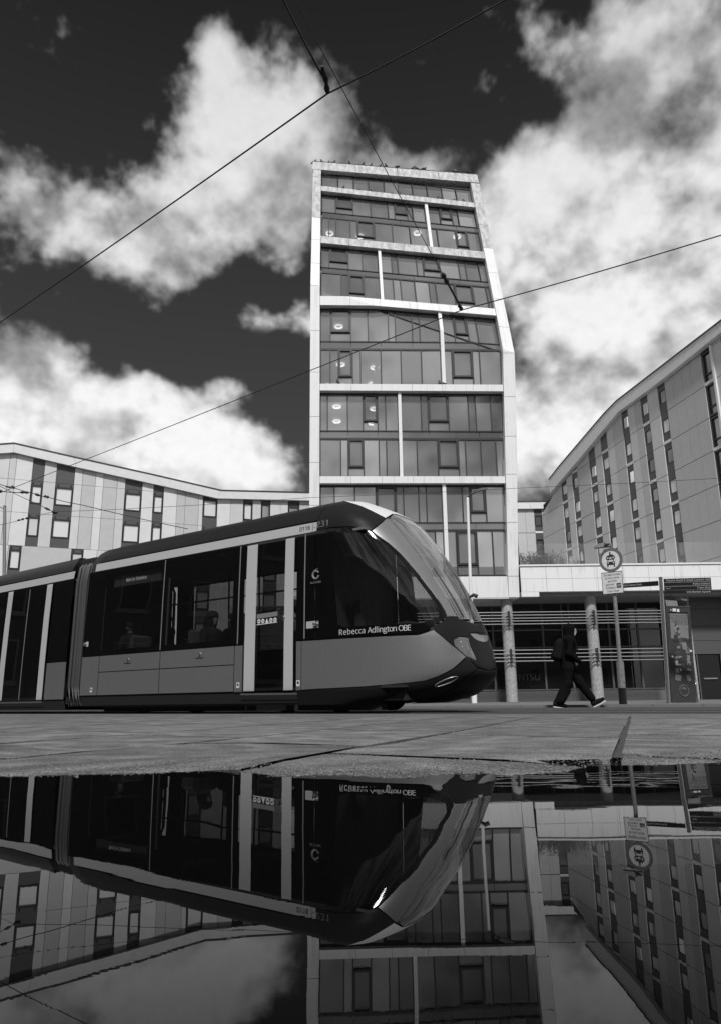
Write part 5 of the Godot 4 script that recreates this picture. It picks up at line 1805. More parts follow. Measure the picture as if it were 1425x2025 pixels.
func make_street_things() -> void:
	# --- traffic sign on its own lit pole
	var d := 15.8
	var b := at_depth(1231, 1393, d)
	b.y = pave(d, b.x)
	var lean := (at_depth(1207, 1085, d).x - b.x) / (at_depth(1207, 1085, d).y - b.y)
	var up := Basis(Vector3(0, 0, 1), -lean)
	var t := thing("traffic_sign", "round no motor vehicles sign above a small text plate on a grey pole", "road sign", "", Transform3D(up, b))
	var top := at_depth(1208, 1084, d).y - b.y
	var mb := MB.new()
	mb.tube([Vector3(0, 0, 0), Vector3(0, 0.33, 0)], [0.082], 16)
	part(t, "base_band", mb.mesh(), M.finger_black)
	mb = MB.new()
	mb.tube([Vector3(0, 0.331, 0), Vector3(0, 0.83, 0), Vector3(0, 0.86, 0), Vector3(0, 0.9, 0)], [0.078, 0.078, 0.075, 0.045], 16)
	mb.tube([Vector3(0, 0.9, 0), Vector3(0, top, 0)], [0.042], 14)
	part(t, "pole", mb.mesh(), M.galvanised)
	mb = MB.new()
	mb.box(Vector3(-0.012, 0.45, 0.079), Vector3(0.05, 0.78, 0.084))
	part(t, "access_door", mb.mesh(), M.galvanised)
	var turn := Basis(Vector3.UP, deg_to_rad(-43))
	var round_at := Transform3D(turn, Vector3(0.0, at_depth(1206, 1108, d).y - b.y, 0.0) + turn * Vector3(-0.0, 0, 0.06))
	var disc := part(t, "sign_disc", disc_mesh(0.262, -0.004, 0.0), M.sign_white, round_at)
	part(disc, "sign_ring", ring_mesh(0.205, 0.268, -0.006, 0.004), M.sign_ring)
	# motor cycle and rider
	mb = MB.new()
	for x in [-0.062, 0.062]:
		var ringp := []
		for k in 17:
			ringp.append(Vector3(x + cos(TAU * k / 16.0) * 0.032, 0.055 + sin(TAU * k / 16.0) * 0.032, 0.004))
		mb.tube(ringp, [0.009], 6, false)
	mb.prism(PackedVector2Array([Vector2(-0.08, 0.085), Vector2(-0.02, 0.07), Vector2(0.03, 0.065), Vector2(0.055, 0.09), Vector2(0.06, 0.125), Vector2(0.02, 0.11), Vector2(0.0, 0.15), Vector2(-0.02, 0.15), Vector2(-0.03, 0.105), Vector2(-0.075, 0.1)]), 0.001, 0.006)
	mb.tube([Vector3(-0.008, 0.162, 0.001), Vector3(-0.008, 0.162, 0.006)], [0.017], 12)
	part(disc, "motorcycle_symbol", mb.mesh(), M.letter_dark)
	mb = MB.new()
	for q in [[-0.09, 0.09, -0.105, -0.04], [-0.085, -0.06, -0.15, -0.1], [0.06, 0.085, -0.15, -0.1], [-0.07, -0.058, -0.04, 0.02], [0.058, 0.07, -0.04, 0.02], [-0.06, 0.06, 0.008, 0.02]]:
		mb.box(Vector3(q[0], q[2], 0.001), Vector3(q[1], q[3], 0.006))
	part(disc, "car_symbol", mb.mesh(), M.letter_dark)
	for x in [-0.06, 0.06]:
		part(disc, "lamp_symbol", disc_mesh(0.014, 0.0065, 0.008, 14), M.sign_white, Transform3D(Basis(), Vector3(x, -0.065, 0)))
	var py := at_depth(1209, 1153, d).y - b.y
	var plate_at := Transform3D(turn, Vector3(0, py, 0) + turn * Vector3(0, 0, 0.06))
	var plate := part(t, "text_plate", UNIT, M.sign_white, plate_at * Transform3D(Basis.from_scale(Vector3(0.47, 0.475, 0.006)), Vector3.ZERO))
	var rim := part(t, "plate_rim", frame_mesh(-0.235, 0.235, -0.238, 0.238, 0.01, 0.003, 0.006), M.letter_dark, plate_at)
	var lines := [["Except buses", 0.178, 0.0], ["at any time", 0.108, 0.0], ["and for", 0.036, 0.0], ["permit", -0.036, -0.06], ["holders", -0.106, -0.045], ["7pm-7am", -0.18, 0.0]]
	for l in lines:
		text(t, "sign_words", l[0], 0.047, M.letter_dark, plate_at * Transform3D(Basis(), Vector3(l[2], l[1], 0.004)), 0.002, 0.98)
	bx(t, "permit_mark", Vector3.ZERO, Vector3.ONE, M.letter_dark).transform = plate_at * Transform3D(Basis.from_scale(Vector3(0.1, 0.1, 0.004)), Vector3(0.14, -0.07, 0.004))
	text(t, "sign_words", "UR", 0.05, M.sign_white, plate_at * Transform3D(Basis(), Vector3(0.14, -0.07, 0.007)), 0.002, 0.9)
	# sign light on a short arm
	mb = MB.new()
	mb.tube([Vector3(0, top - 0.02, 0), Vector3(0, top + 0.06, 0), Vector3(-0.05, top + 0.1, 0.03), Vector3(-0.15, top + 0.09, 0.06)], [0.028], 10)
	part(t, "lamp_arm", mb.mesh(), M.galvanised)
	mb = MB.new()
	mb.prism(PackedVector2Array([Vector2(-0.40, 0.0), Vector2(-0.05, 0.02), Vector2(-0.03, 0.07), Vector2(-0.13, 0.115), Vector2(-0.24, 0.1), Vector2(-0.40, 0.03)]), -0.07, 0.07)
	part(t, "lamp_head", mb.mesh(), M.galvanised, Transform3D(Basis(Vector3.UP, deg_to_rad(-20)), Vector3(0.05, top + 0.02, 0)))
	# clips
	for y in [py + 0.15, py - 0.15, round_at.origin.y]:
		part(t, "clip", disc_mesh(0.05, -0.02, 0.02, 14), M.steel, Transform3D(Basis(Vector3.RIGHT, PI / 2), Vector3(0, y, 0)))

	# --- finger post
	d = 17.0
	b = at_depth(1321, 1391, d)
	b.y = pave(d, b.x)
	lean = (at_depth(1305, 1143, d).x - b.x) / (at_depth(1305, 1143, d).y - b.y)
	up = Basis(Vector3(0, 0, 1), -lean)
	t = thing("finger_post", "steel finger post with black direction signs beside the poster kiosk", "signpost", "", Transform3D(up, b))
	top = at_depth(1305, 1142, d).y - b.y
	mb = MB.new()
	mb.tube([Vector3(0, 0, 0), Vector3(0, top - 0.55, 0)], [0.046], 16)
	mb.tube([Vector3(0, top - 0.55, 0), Vector3(0, top - 0.53, 0)], [0.05], 16)
	mb.tube([Vector3(0, top - 0.53, 0), Vector3(0, top - 0.02, 0)], [0.042], 16)
	mb.tube([Vector3(0, top - 0.02, 0), Vector3(0, top, 0), Vector3(0, top + 0.02, 0)], [0.05, 0.05, 0.02], 16)
	part(t, "post", mb.mesh(), M.steel)
	var fy := top - 0.16
	var tl := Transform3D(Basis(Vector3.UP, deg_to_rad(-40)), Vector3(0, 0, 0))
	var arm := part(t, "finger_sign", UNIT, M.finger_black, tl * Transform3D(Basis.from_scale(Vector3(1.12, 0.11, 0.025)), Vector3(-0.62, fy + 0.03, 0)))
	text(t, "sign_words", "The Arboretum Park", 0.045, M.letter_pale, tl * Transform3D(Basis(), Vector3(-0.72, fy + 0.03, 0.0145)), 0.002)
	var tr := Transform3D(Basis(Vector3.UP, deg_to_rad(-24)), Vector3(0, 0, 0))
	var names := ["Theatre Royal & Royal Concert Hall", "Police Station", "Tram Stop", "Old Market Square"]
	for k in 4:
		var y := fy + 0.085 - k * 0.092
		part(t, "finger_sign", UNIT, M.finger_black, tr * Transform3D(Basis.from_scale(Vector3(1.0, 0.086, 0.025)), Vector3(0.56, y, 0)))
		part(t, "sign_edge", UNIT, M.letter_dim, tr * Transform3D(Basis.from_scale(Vector3(0.98, 0.003, 0.002)), Vector3(0.56, y - 0.041, 0.0137)))
		text(t, "sign_words", names[k], 0.046, M.letter_pale, tr * Transform3D(Basis(), Vector3(1.04, y, 0.0145)), 0.002, 0.95, HORIZONTAL_ALIGNMENT_RIGHT)
	part(t, "wheelchair_mark", UNIT, M.letter_dim, tr * Transform3D(Basis.from_scale(Vector3(0.1, 0.02, 0.002)), Vector3(0.15, fy + 0.085 - 0.184, 0.0145)))
	var ts := Transform3D(Basis(Vector3.UP, deg_to_rad(18)), Vector3(0, 0, 0))
	part(t, "finger_sign", UNIT, M.finger_black, ts * Transform3D(Basis.from_scale(Vector3(0.66, 0.086, 0.025)), Vector3(0.40, fy - 0.31, 0)))
	part(t, "sign_edge", UNIT, M.letter_dim, ts * Transform3D(Basis.from_scale(Vector3(0.006, 0.086, 0.026)), Vector3(0.733, fy - 0.31, 0)))
	text(t, "sign_words", "Cornerhouse", 0.046, M.letter_pale, ts * Transform3D(Basis(), Vector3(0.7, fy - 0.31, 0.0145)), 0.002, 0.95, HORIZONTAL_ALIGNMENT_RIGHT)

	# --- kiosk with torn posters
	d = 18.2
	b = at_depth(1351.5, 1389, d)
	b.y = pave(d, b.x)
	var kt := at_depth(1339, 1199.5, d)
	lean = (kt.x - b.x) / (kt.y - b.y)
	t = thing("poster_kiosk", "dark metal kiosk slab with torn posters pasted on its face", "kiosk", "", Transform3D(Basis(Vector3(0, 0, 1), -lean) * Basis(Vector3.UP, deg_to_rad(-6)), b))
	var kh := kt.y - b.y
	var w := 0.285
	mb = MB.new()
	mb.box(Vector3(-w, 0, -0.34), Vector3(w, kh, -0.03))
	mb.box(Vector3(-w, 0, -0.03), Vector3(-w + 0.07, kh, 0.0))
	mb.box(Vector3(w - 0.06, 0, -0.03), Vector3(w, kh, 0.0))
	mb.box(Vector3(-w + 0.07, kh - 0.14, -0.03), Vector3(w - 0.06, kh, 0.0))
	mb.box(Vector3(-w + 0.07, 0.0, -0.03), Vector3(w - 0.06, kh * 0.62, -0.004))
	part(t, "body", mb.mesh(), M.kiosk_body)
	bx(t, "poster", Vector3(-w + 0.085, kh * 0.66, -0.029), Vector3(w - 0.065, kh - 0.16, -0.024), M.letter_dim)
	var words := ["TO TACKLE CLIMATE", "CHANGE, NOTTINGHAM", "IS AIMING TO BE A", "CARBON NEUTRAL", "CITY BY 2028"]
	for k in 5:
		text(t, "poster_words", words[k], 0.036, M.letter_dark, Transform3D(Basis(), Vector3(w - 0.075, kh - 0.22 - k * 0.052, -0.022)), 0.002, 0.9, HORIZONTAL_ALIGNMENT_RIGHT)
	var r2 := RandomNumberGenerator.new()
	r2.seed = 8
	# layers of torn paper: ragged pieces, some over others
	for k in 46:
		var low := k >= 20
		var cx := r2.randf_range(-0.13, 0.2) if low else r2.randf_range(-0.1, 0.19)
		var cy := r2.randf_range(0.24, 0.52) if low else r2.randf_range(0.54, 0.82)
		var sx := r2.randf_range(0.02, 0.075)
		var sy := r2.randf_range(0.02, 0.09)
		var poly := PackedVector2Array()
		# a ragged oblong, torn rather than cut
		var n := 24
		var tilt := r2.randf_range(-0.25, 0.25)
		for j in n:
			var side := j / 6
			var f := (j % 6) / 6.0 * 2.0 - 1.0
			var p: Vector2 = [Vector2(f, -1), Vector2(1, f), Vector2(-f, 1), Vector2(-1, -f)][side]
			p = (p * Vector2(r2.randf_range(0.72, 1.0), r2.randf_range(0.72, 1.0)) * Vector2(sx, sy)).rotated(tilt)
			poly.append(Vector2(clampf(cx + p.x, -w + 0.01, w - 0.005), cy * kh + p.y))
		mb = MB.new()
		var z0 := (-0.0205 if cy > 0.645 else -0.0035 if cx < w - 0.12 else 0.0005) + k * 0.00006
		mb.prism(poly, z0, z0 + 0.0012)
		part(t, "torn_paper", mb.mesh(), [M.galvanised, M.letter_dim, M.letter_faint, M.letter_pale, M.kiosk_body, M.letter_faint][r2.randi_range(0, 5)])
	for c in [[-0.2, 0.47], [0.24, 0.535], [-0.17, 0.965]]:
		part(t, "sticker", disc_mesh(0.025 if c[1] < 0.9 else 0.015, 0.0, 0.003, 16), M.sticker, Transform3D(Basis(), Vector3(c[0], c[1] * kh, 0.0)))
	for c in [[-0.09, 0.965, 0.04], [0.0, 0.96, 0.03]]:
		bx(t, "sticker", Vector3(c[0] - c[2], c[1] * kh - 0.04, 0.0005), Vector3(c[0] + c[2], c[1] * kh + 0.035, 0.003), M.sticker)
	# oval emblem low on the face
	mb = MB.new()
	var oval := []
	for k in 25:
		var a := TAU * k / 24.0
		oval.append(Vector3(cos(a) * 0.105, sin(a) * 0.13, 0))
	mb.tube(oval, [0.013], 6, false)
	mb.prism(PackedVector2Array([Vector2(-0.06, 0.02), Vector2(-0.05, 0.07), Vector2(0, 0.1), Vector2(0.05, 0.07), Vector2(0.06, 0.02), Vector2(0.03, 0.035), Vector2(0.0, 0.02), Vector2(-0.03, 0.035)]), -0.002, 0.006)
	part(t, "emblem", mb.mesh(), M.frame_grey, Transform3D(Basis(), Vector3(0.02, 0.28, 0.001)))
	bx(t, "roof_plate", Vector3(-w - 0.01, kh, -0.35), Vector3(w + 0.01, kh + 0.015, 0.01), M.frame_grey)
	mb = MB.new()
	mb.prism(PackedVector2Array([Vector2(-0.22, 0.016), Vector2(0.06, 0.016), Vector2(0.045, 0.17), Vector2(-0.235, 0.185)]), -0.2, -0.18)
	var bb := part(t, "header_board", mb.mesh(), M.galvanised, Transform3D(Basis(), Vector3(0, kh, 0)))
	# --- hoop stand right of the kiosk
	d = 18.6
	b = at_depth(1377, 1389, d)
	b.y = pave(d, b.x)
	t = thing("cycle_stand", "small steel hoop stand right of the poster kiosk", "cycle stand", "", Transform3D(Basis(Vector3.UP, deg_to_rad(70)), b))
	mb = MB.new()
	var hoop := []
	for k in 13:
		var a := PI * k / 12.0
		hoop.append(Vector3(cos(a) * 0.3, 0.42 + sin(a) * 0.1, 0))
	hoop.push_front(Vector3(0.3, 0, 0))
	hoop.push_back(Vector3(-0.3, 0, 0))
	mb.tube(hoop, [0.022], 10)
	part(t, "hoop", mb.mesh(), M.steel)
	# --- street lamp in front of the podium
	d = 30.0
	b = at_depth(937, 1392, d)
	b.y = pave(d, b.x)
	var tp := at_depth(923.5, 984, d)
	lean = (tp.x - b.x) / (tp.y - b.y)
	t = thing("street_lamp", "slim white street lamp standing before the white podium band", "street lamp", "", Transform3D(Basis(Vector3(0, 0, 1), -lean), b))
	var lh := tp.y - b.y
	mb = MB.new()
	mb.tube([Vector3(0, 0, 0), Vector3(0, 1.35, 0), Vector3(0, 1.42, 0), Vector3(0, 4.4, 0), Vector3(0, 4.45, 0), Vector3(0, lh, 0)], [0.11, 0.11, 0.085, 0.08, 0.065, 0.055], 14)
	part(t, "column", mb.mesh(), M.white_paint)
	mb = MB.new()
	mb.tube([Vector3(0, lh, 0), Vector3(0.06, lh + 0.06, 0.02), Vector3(0.42, lh + 0.28, 0.1)], [0.03], 8)
	part(t, "bracket", mb.mesh(), M.dark_frame)
	mb = MB.new()
	mb.prism(PackedVector2Array([Vector2(0, -0.03), Vector2(0.5, 0.03), Vector2(0.52, 0.07), Vector2(0.3, 0.12), Vector2(0.02, 0.07)]), -0.1, 0.1)
	var hd := part(t, "lamp_head", mb.mesh(), M.frame_grey, Transform3D(Basis(Vector3(0, 0, 1), 0.12), Vector3(0.34, lh + 0.24, 0.09)))
	# --- wire pole at the left edge of the picture
	d = 44.0
	b = at_depth(3, 1392, d)
	b.y = pave(d, b.x)
	tp = at_depth(10, 1001, d)
	t = thing("wire_pole", "plain grey steel wire pole in front of the pale panelled building", "pole", "", Transform3D(Basis(), b))
	mb = MB.new()
	mb.tube([Vector3(0, 0, 0), Vector3(0, 1.4, 0), Vector3(0, 1.45, 0), Vector3(tp.x - b.x, tp.y - b.y, 0)], [0.15, 0.15, 0.12, 0.09], 14)
	part(t, "shaft", mb.mesh(), M.galvanised)
	mb = MB.new()
	mb.tube([Vector3(tp.x - b.x, tp.y - b.y, 0), Vector3(tp.x - b.x, tp.y - b.y + 0.06, 0)], [0.11, 0.03], 14)
	part(t, "cap", mb.mesh(), M.galvanised)

# ------------------------------------------------------------------ overhead wires
func wire(label: String, pts: Array, r: float, group := "") -> Node3D:
	var t := thing("overhead_wire", label, "wire", group)
	var path := []
	for i in pts.size() - 1:
		var n := 6
		for k in n:
			var f := float(k) / n
			path.append(pts[i].lerp(pts[i + 1], f) - Vector3(0, 0.02 * sin(PI * f), 0))
	path.append(pts[-1])
	var mb := MB.new()
	mb.tube(path, [r], 8)
	part(t, "cable", mb.mesh(), M.cable)
	return t

func insulator(t: Node3D, a: Vector3, b: Vector3, r: float, lumps := 3) -> void:
	var mb := MB.new()
	var path := []
	var rr := []
	for k in lumps * 2 + 1:
		path.append(a.lerp(b, k / (lumps * 2.0)))
		rr.append(r if k % 2 else r * 0.55)
	mb.tube(path, rr, 10)
	part(t, "insulator", mb.mesh(), M.cable)

func extend(a: Vector3, b: Vector3, by: float) -> Vector3:
	return b + (b - a).normalized() * by

func make_wires() -> void:
	var y := 6.0
	var p := func(u: float, v: float, h := 6.0) -> Vector3: return at_height(u, v, h)
	# contact wire of the near track
	var a: Vector3 = p.call(0, 638)
	var b: Vector3 = p.call(648, 185)
	var c: Vector3 = p.call(998, 0)
	var t := wire("thick contact wire crossing the dark sky high above the tram", [extend(b, a, 14), a, b, c, extend(b, c, 10)], 0.0085)
	var arm0: Vector3 = p.call(560, 0, 6.12)
	t = wire("steel pull-off arm clamped to the higher contact wire", [extend(b, arm0, 6), arm0, b + Vector3(0, 0.1, 0)], 0.011)
	insulator(t, b + Vector3(-0.02, 0.11, 0.13), b, 0.032, 2)
	insulator(t, b + Vector3(-0.045, 0.13, 0.2), b + Vector3(-0.02, 0.08, 0.08), 0.03, 1)
	# contact wire above the tram
	var d: Vector3 = p.call(0, 975)
	var e: Vector3 = p.call(912, 613)
	var f: Vector3 = p.call(1425, 465)
	t = wire("contact wire running above the tram track past the tower", [extend(e, d, 16), d, e, f, extend(e, f, 12)], 0.0085)
	# thin cross span, ending in a rod on that wire
	var g: Vector3 = p.call(583, 0, 6.3)
	var h: Vector3 = p.call(876, 545, 6.12)
	t = wire("thin span wire ending in a dark rod before the tower", [extend(h, g, 5), g, h], 0.005)
	var mb := MB.new()
	mb.tube([h, e + Vector3(0, 0.02, 0)], [0.016], 10)
	part(t, "rod", mb.mesh(), M.cable)
	insulator(t, h + (h - e) * 0.06, h + (e - h) * 0.22, 0.04, 2)
	insulator(t, e + (h - e) * 0.16, e, 0.034, 2)
	# far wires on the left and their insulators
	var q := func(u: float, v: float) -> Vector3: return at_depth(u, v, 27.0)
	t = wire("far sloping feeder wire with insulators before the pale panelled building", [q.call(-60, 945), q.call(0, 957.5), q.call(27, 964), q.call(68, 976), q.call(98, 984), q.call(160, 998), q.call(372, 1046)], 0.014)
	insulator(t, q.call(12, 962), q.call(22, 964), 0.045, 2)
	insulator(t, q.call(24, 961), q.call(29, 966), 0.06, 1)
	insulator(t, q.call(70, 977), q.call(79, 980), 0.06, 1)
	insulator(t, q.call(88, 981), q.call(97, 983.5), 0.06, 2)
	t = wire("short dark strut wire with insulators above the rear of the tram", [q.call(-50, 970), q.call(0, 971.5), q.call(57, 974)], 0.016)
	insulator(t, q.call(-2, 971.5), q.call(5, 971.5), 0.07, 1)
	insulator(t, q.call(41, 973.5), q.call(57, 974.2), 0.055, 2)
	t = wire("falling stay wire with a heavy dark weight at its end", [q.call(-50, 938), q.call(0, 961), q.call(82, 1000), q.call(104, 1011)], 0.012)
	insulator(t, q.call(89, 1004), q.call(99, 1008.5), 0.05, 1)
	insulator(t, q.call(104, 1011.5), q.call(114, 1014), 0.085, 1)
	t = wire("far thin level wire passing behind the tram roof to the right", [q.call(-60, 1053), q.call(0, 1038), q.call(60, 1023), q.call(104, 1012), q.call(330, 1002), q.call(612, 984), q.call(1030, 965), q.call(1470, 943)], 0.008)
	insulator(t, q.call(35, 1029.2), q.call(41, 1028), 0.04, 1)
	insulator(t, q.call(43, 1027.5), q.call(48, 1026), 0.045, 1)
	insulator(t, q.call(51, 1025.5), q.call(57, 1024), 0.045, 1)
	t = wire("lower dark wire leaving the plain grey pole", [q.call(-60, 987), q.call(0, 1002), q.call(8, 1005)], 0.014)

# ------------------------------------------------------------------ bodies: tapered capsules joined by a smooth minimum, meshed as surface nets
func body_mesh(bones: Array, cell: float, k: float) -> ArrayMesh:
	var lo := Vector3(1e9, 1e9, 1e9)
	var hi := -lo
	for b in bones:
		var r: float = maxf(b[2], b[3]) + cell * 3.0
		lo = lo.min(b[0].min(b[1]) - Vector3.ONE * r)
		hi = hi.max(b[0].max(b[1]) + Vector3.ONE * r)
	var nx := ceili((hi.x - lo.x) / cell) + 1
	var ny := ceili((hi.y - lo.y) / cell) + 1
	var nz := ceili((hi.z - lo.z) / cell) + 1
	var f := PackedFloat32Array()
	f.resize(nx * ny * nz)
	f.fill(1.0)
	for b in bones:
		var a: Vector3 = b[0]
		var e: Vector3 = b[1] - b[0]
		var ra: float = b[2]
		var rb: float = b[3]
		var ee := maxf(e.length_squared(), 1e-9)
		var m := maxf(ra, rb) + k + cell * 2.5
		var l0 := ((a.min(b[1]) - Vector3.ONE * m - lo) / cell).floor()
		var h0 := ((a.max(b[1]) + Vector3.ONE * m - lo) / cell).ceil()
		for z in range(maxi(0, int(l0.z)), mini(nz, int(h0.z) + 1)):
			for y in range(maxi(0, int(l0.y)), mini(ny, int(h0.y) + 1)):
				var base := (z * ny + y) * nx
				for x in range(maxi(0, int(l0.x)), mini(nx, int(h0.x) + 1)):
					var p := lo + Vector3(x, y, z) * cell - a
					var t := clampf(p.dot(e) / ee, 0.0, 1.0)
					var dd := (p - e * t).length() - lerpf(ra, rb, t)
					var c := f[base + x]
					var hh := maxf(k - absf(c - dd), 0.0) / k
					f[base + x] = minf(c, dd) - hh * hh * k * 0.25
	var mb := MB.new()
	var at := {}
	var sy := nx
	var sz := nx * ny
	for z in nz - 1:
		for y in ny - 1:
			for x in nx - 1:
				var i := z * sz + y * sy + x
				var inside := 0
				for c in [0, 1, sy, sy + 1, sz, sz + 1, sz + sy, sz + sy + 1]:
					if f[i + c] < 0.0:
						inside += 1
				if inside == 0 or inside == 8:
					continue
				var s := Vector3.ZERO
				var n := 0
				for ed in [[0, 1, 0, 0, 0, 0], [sy, 1, 0, 1, 0, 0], [sz, 1, 0, 0, 1, 0], [sz + sy, 1, 0, 1, 1, 0], [0, sy, 0, 0, 0, 1], [1, sy, 1, 0, 0, 1], [sz, sy, 0, 0, 1, 1], [sz + 1, sy, 1, 0, 1, 1], [0, sz, 0, 0, 0, 2], [1, sz, 1, 0, 0, 2], [sy, sz, 0, 1, 0, 2], [sy + 1, sz, 1, 1, 0, 2]]:
					var v0 := f[i + ed[0]]
					var v1 := f[i + ed[0] + ed[1]]
					if (v0 < 0.0) != (v1 < 0.0):
						var q := Vector3(ed[2], ed[3], ed[4])
						q[ed[5]] += v0 / (v0 - v1)
						s += q
						n += 1
				at[i] = mb.v.size()
				mb.v.append(lo + (Vector3(x, y, z) + s / n) * cell)
				mb.n.append(Vector3(f[i + 1] - f[i] + f[i + 1 + sy + sz] - f[i + sy + sz], f[i + sy] - f[i] + f[i + sy + 1 + sz] - f[i + 1 + sz], f[i + sz] - f[i] + f[i + sz + 1 + sy] - f[i + 1 + sy]).normalized())
	for i in at:
		for ax in [[1, sy, sz], [sy, sz, 1], [sz, 1, sy]]:
			var j: int = i + ax[0]
			if j >= f.size() or (f[i] < 0.0) == (f[j] < 0.0):
				continue
			var q := [i, i - ax[1], i - ax[1] - ax[2], i - ax[2]]
			var ok := true
			for c in q:
				ok = ok and at.has(c)
			if not ok:
				continue
			for tr in [[0, 1, 2], [0, 2, 3]]:
				var a: int = at[q[tr[0]]]
				var b: int = at[q[tr[1]]]
				var c: int = at[q[tr[2]]]
				var g := (mb.v[c] - mb.v[a]).cross(mb.v[b] - mb.v[a])
				if g.dot(mb.n[a]) < 0.0:
					var sw := b
					b = c
					c = sw
				mb.ix.append_array([a, b, c])
	return mb.mesh()

func v3(x: float, y: float, z: float) -> Vector3:
	return Vector3(x, y, z)

func head_bones(c: Vector3, turn: Basis, s := 1.0) -> Array:
	var o := func(x: float, y: float, z: float) -> Vector3: return c + turn * (Vector3(x, y, z) * s)
	# x is the way the face looks
	return [[o.call(-0.015, 0.03, 0), o.call(0.015, 0.03, 0), 0.092 * s, 0.085 * s], [o.call(0.03, -0.04, 0), o.call(0.045, -0.07, 0), 0.062 * s, 0.045 * s], [o.call(0.085, 0.0, 0), o.call(0.105, -0.025, 0), 0.012 * s, 0.016 * s], [o.call(0.075, 0.022, -0.03), o.call(0.075, 0.022, 0.03), 0.014 * s, 0.014 * s], [o.call(0.078, -0.058, -0.018), o.call(0.078, -0.058, 0.018), 0.01 * s, 0.01 * s], [o.call(0.0, -0.005, 0.085), o.call(-0.01, 0.02, 0.088), 0.014 * s, 0.018 * s], [o.call(0.0, -0.005, -0.085), o.call(-0.01, 0.02, -0.088), 0.014 * s, 0.018 * s]]

func hand_bones(w: Vector3, dir: Vector3, side: Vector3) -> Array:
	var out := [[w, w + dir * 0.08, 0.028, 0.032]]
	for k in 4:
		var r := w + dir * 0.085 + side * (0.028 - k * 0.019)
		var l: float = [0.065, 0.075, 0.07, 0.055][k]
		var bend := dir.cross(side).normalized() * 0.02
		out.append([r, r + dir * l * 0.55 + bend * 0.3, 0.0095, 0.009])
		out.append([r + dir * l * 0.55 + bend * 0.3, r + dir * l * 0.9 + bend * 1.4, 0.009, 0.008])
	out.append([w + dir * 0.03 + side * 0.03, w + dir * 0.075 + side * 0.055, 0.012, 0.01])
	return out

func eyes(parent: Node, c: Vector3, turn: Basis, s := 1.0) -> void:
	for z in [-0.03, 0.03]:
		var mb := MB.new()
		mb.lathe([Vector2(0, 0.011), Vector2(0.008, 0.008), Vector2(0.011, 0)], 10)
		part(parent, "eye", mb.mesh(), M.hair, Transform3D(turn * Basis(Vector3(0, 0, 1), -PI / 2), c + turn * (Vector3(0.083, 0.003, z) * s)))

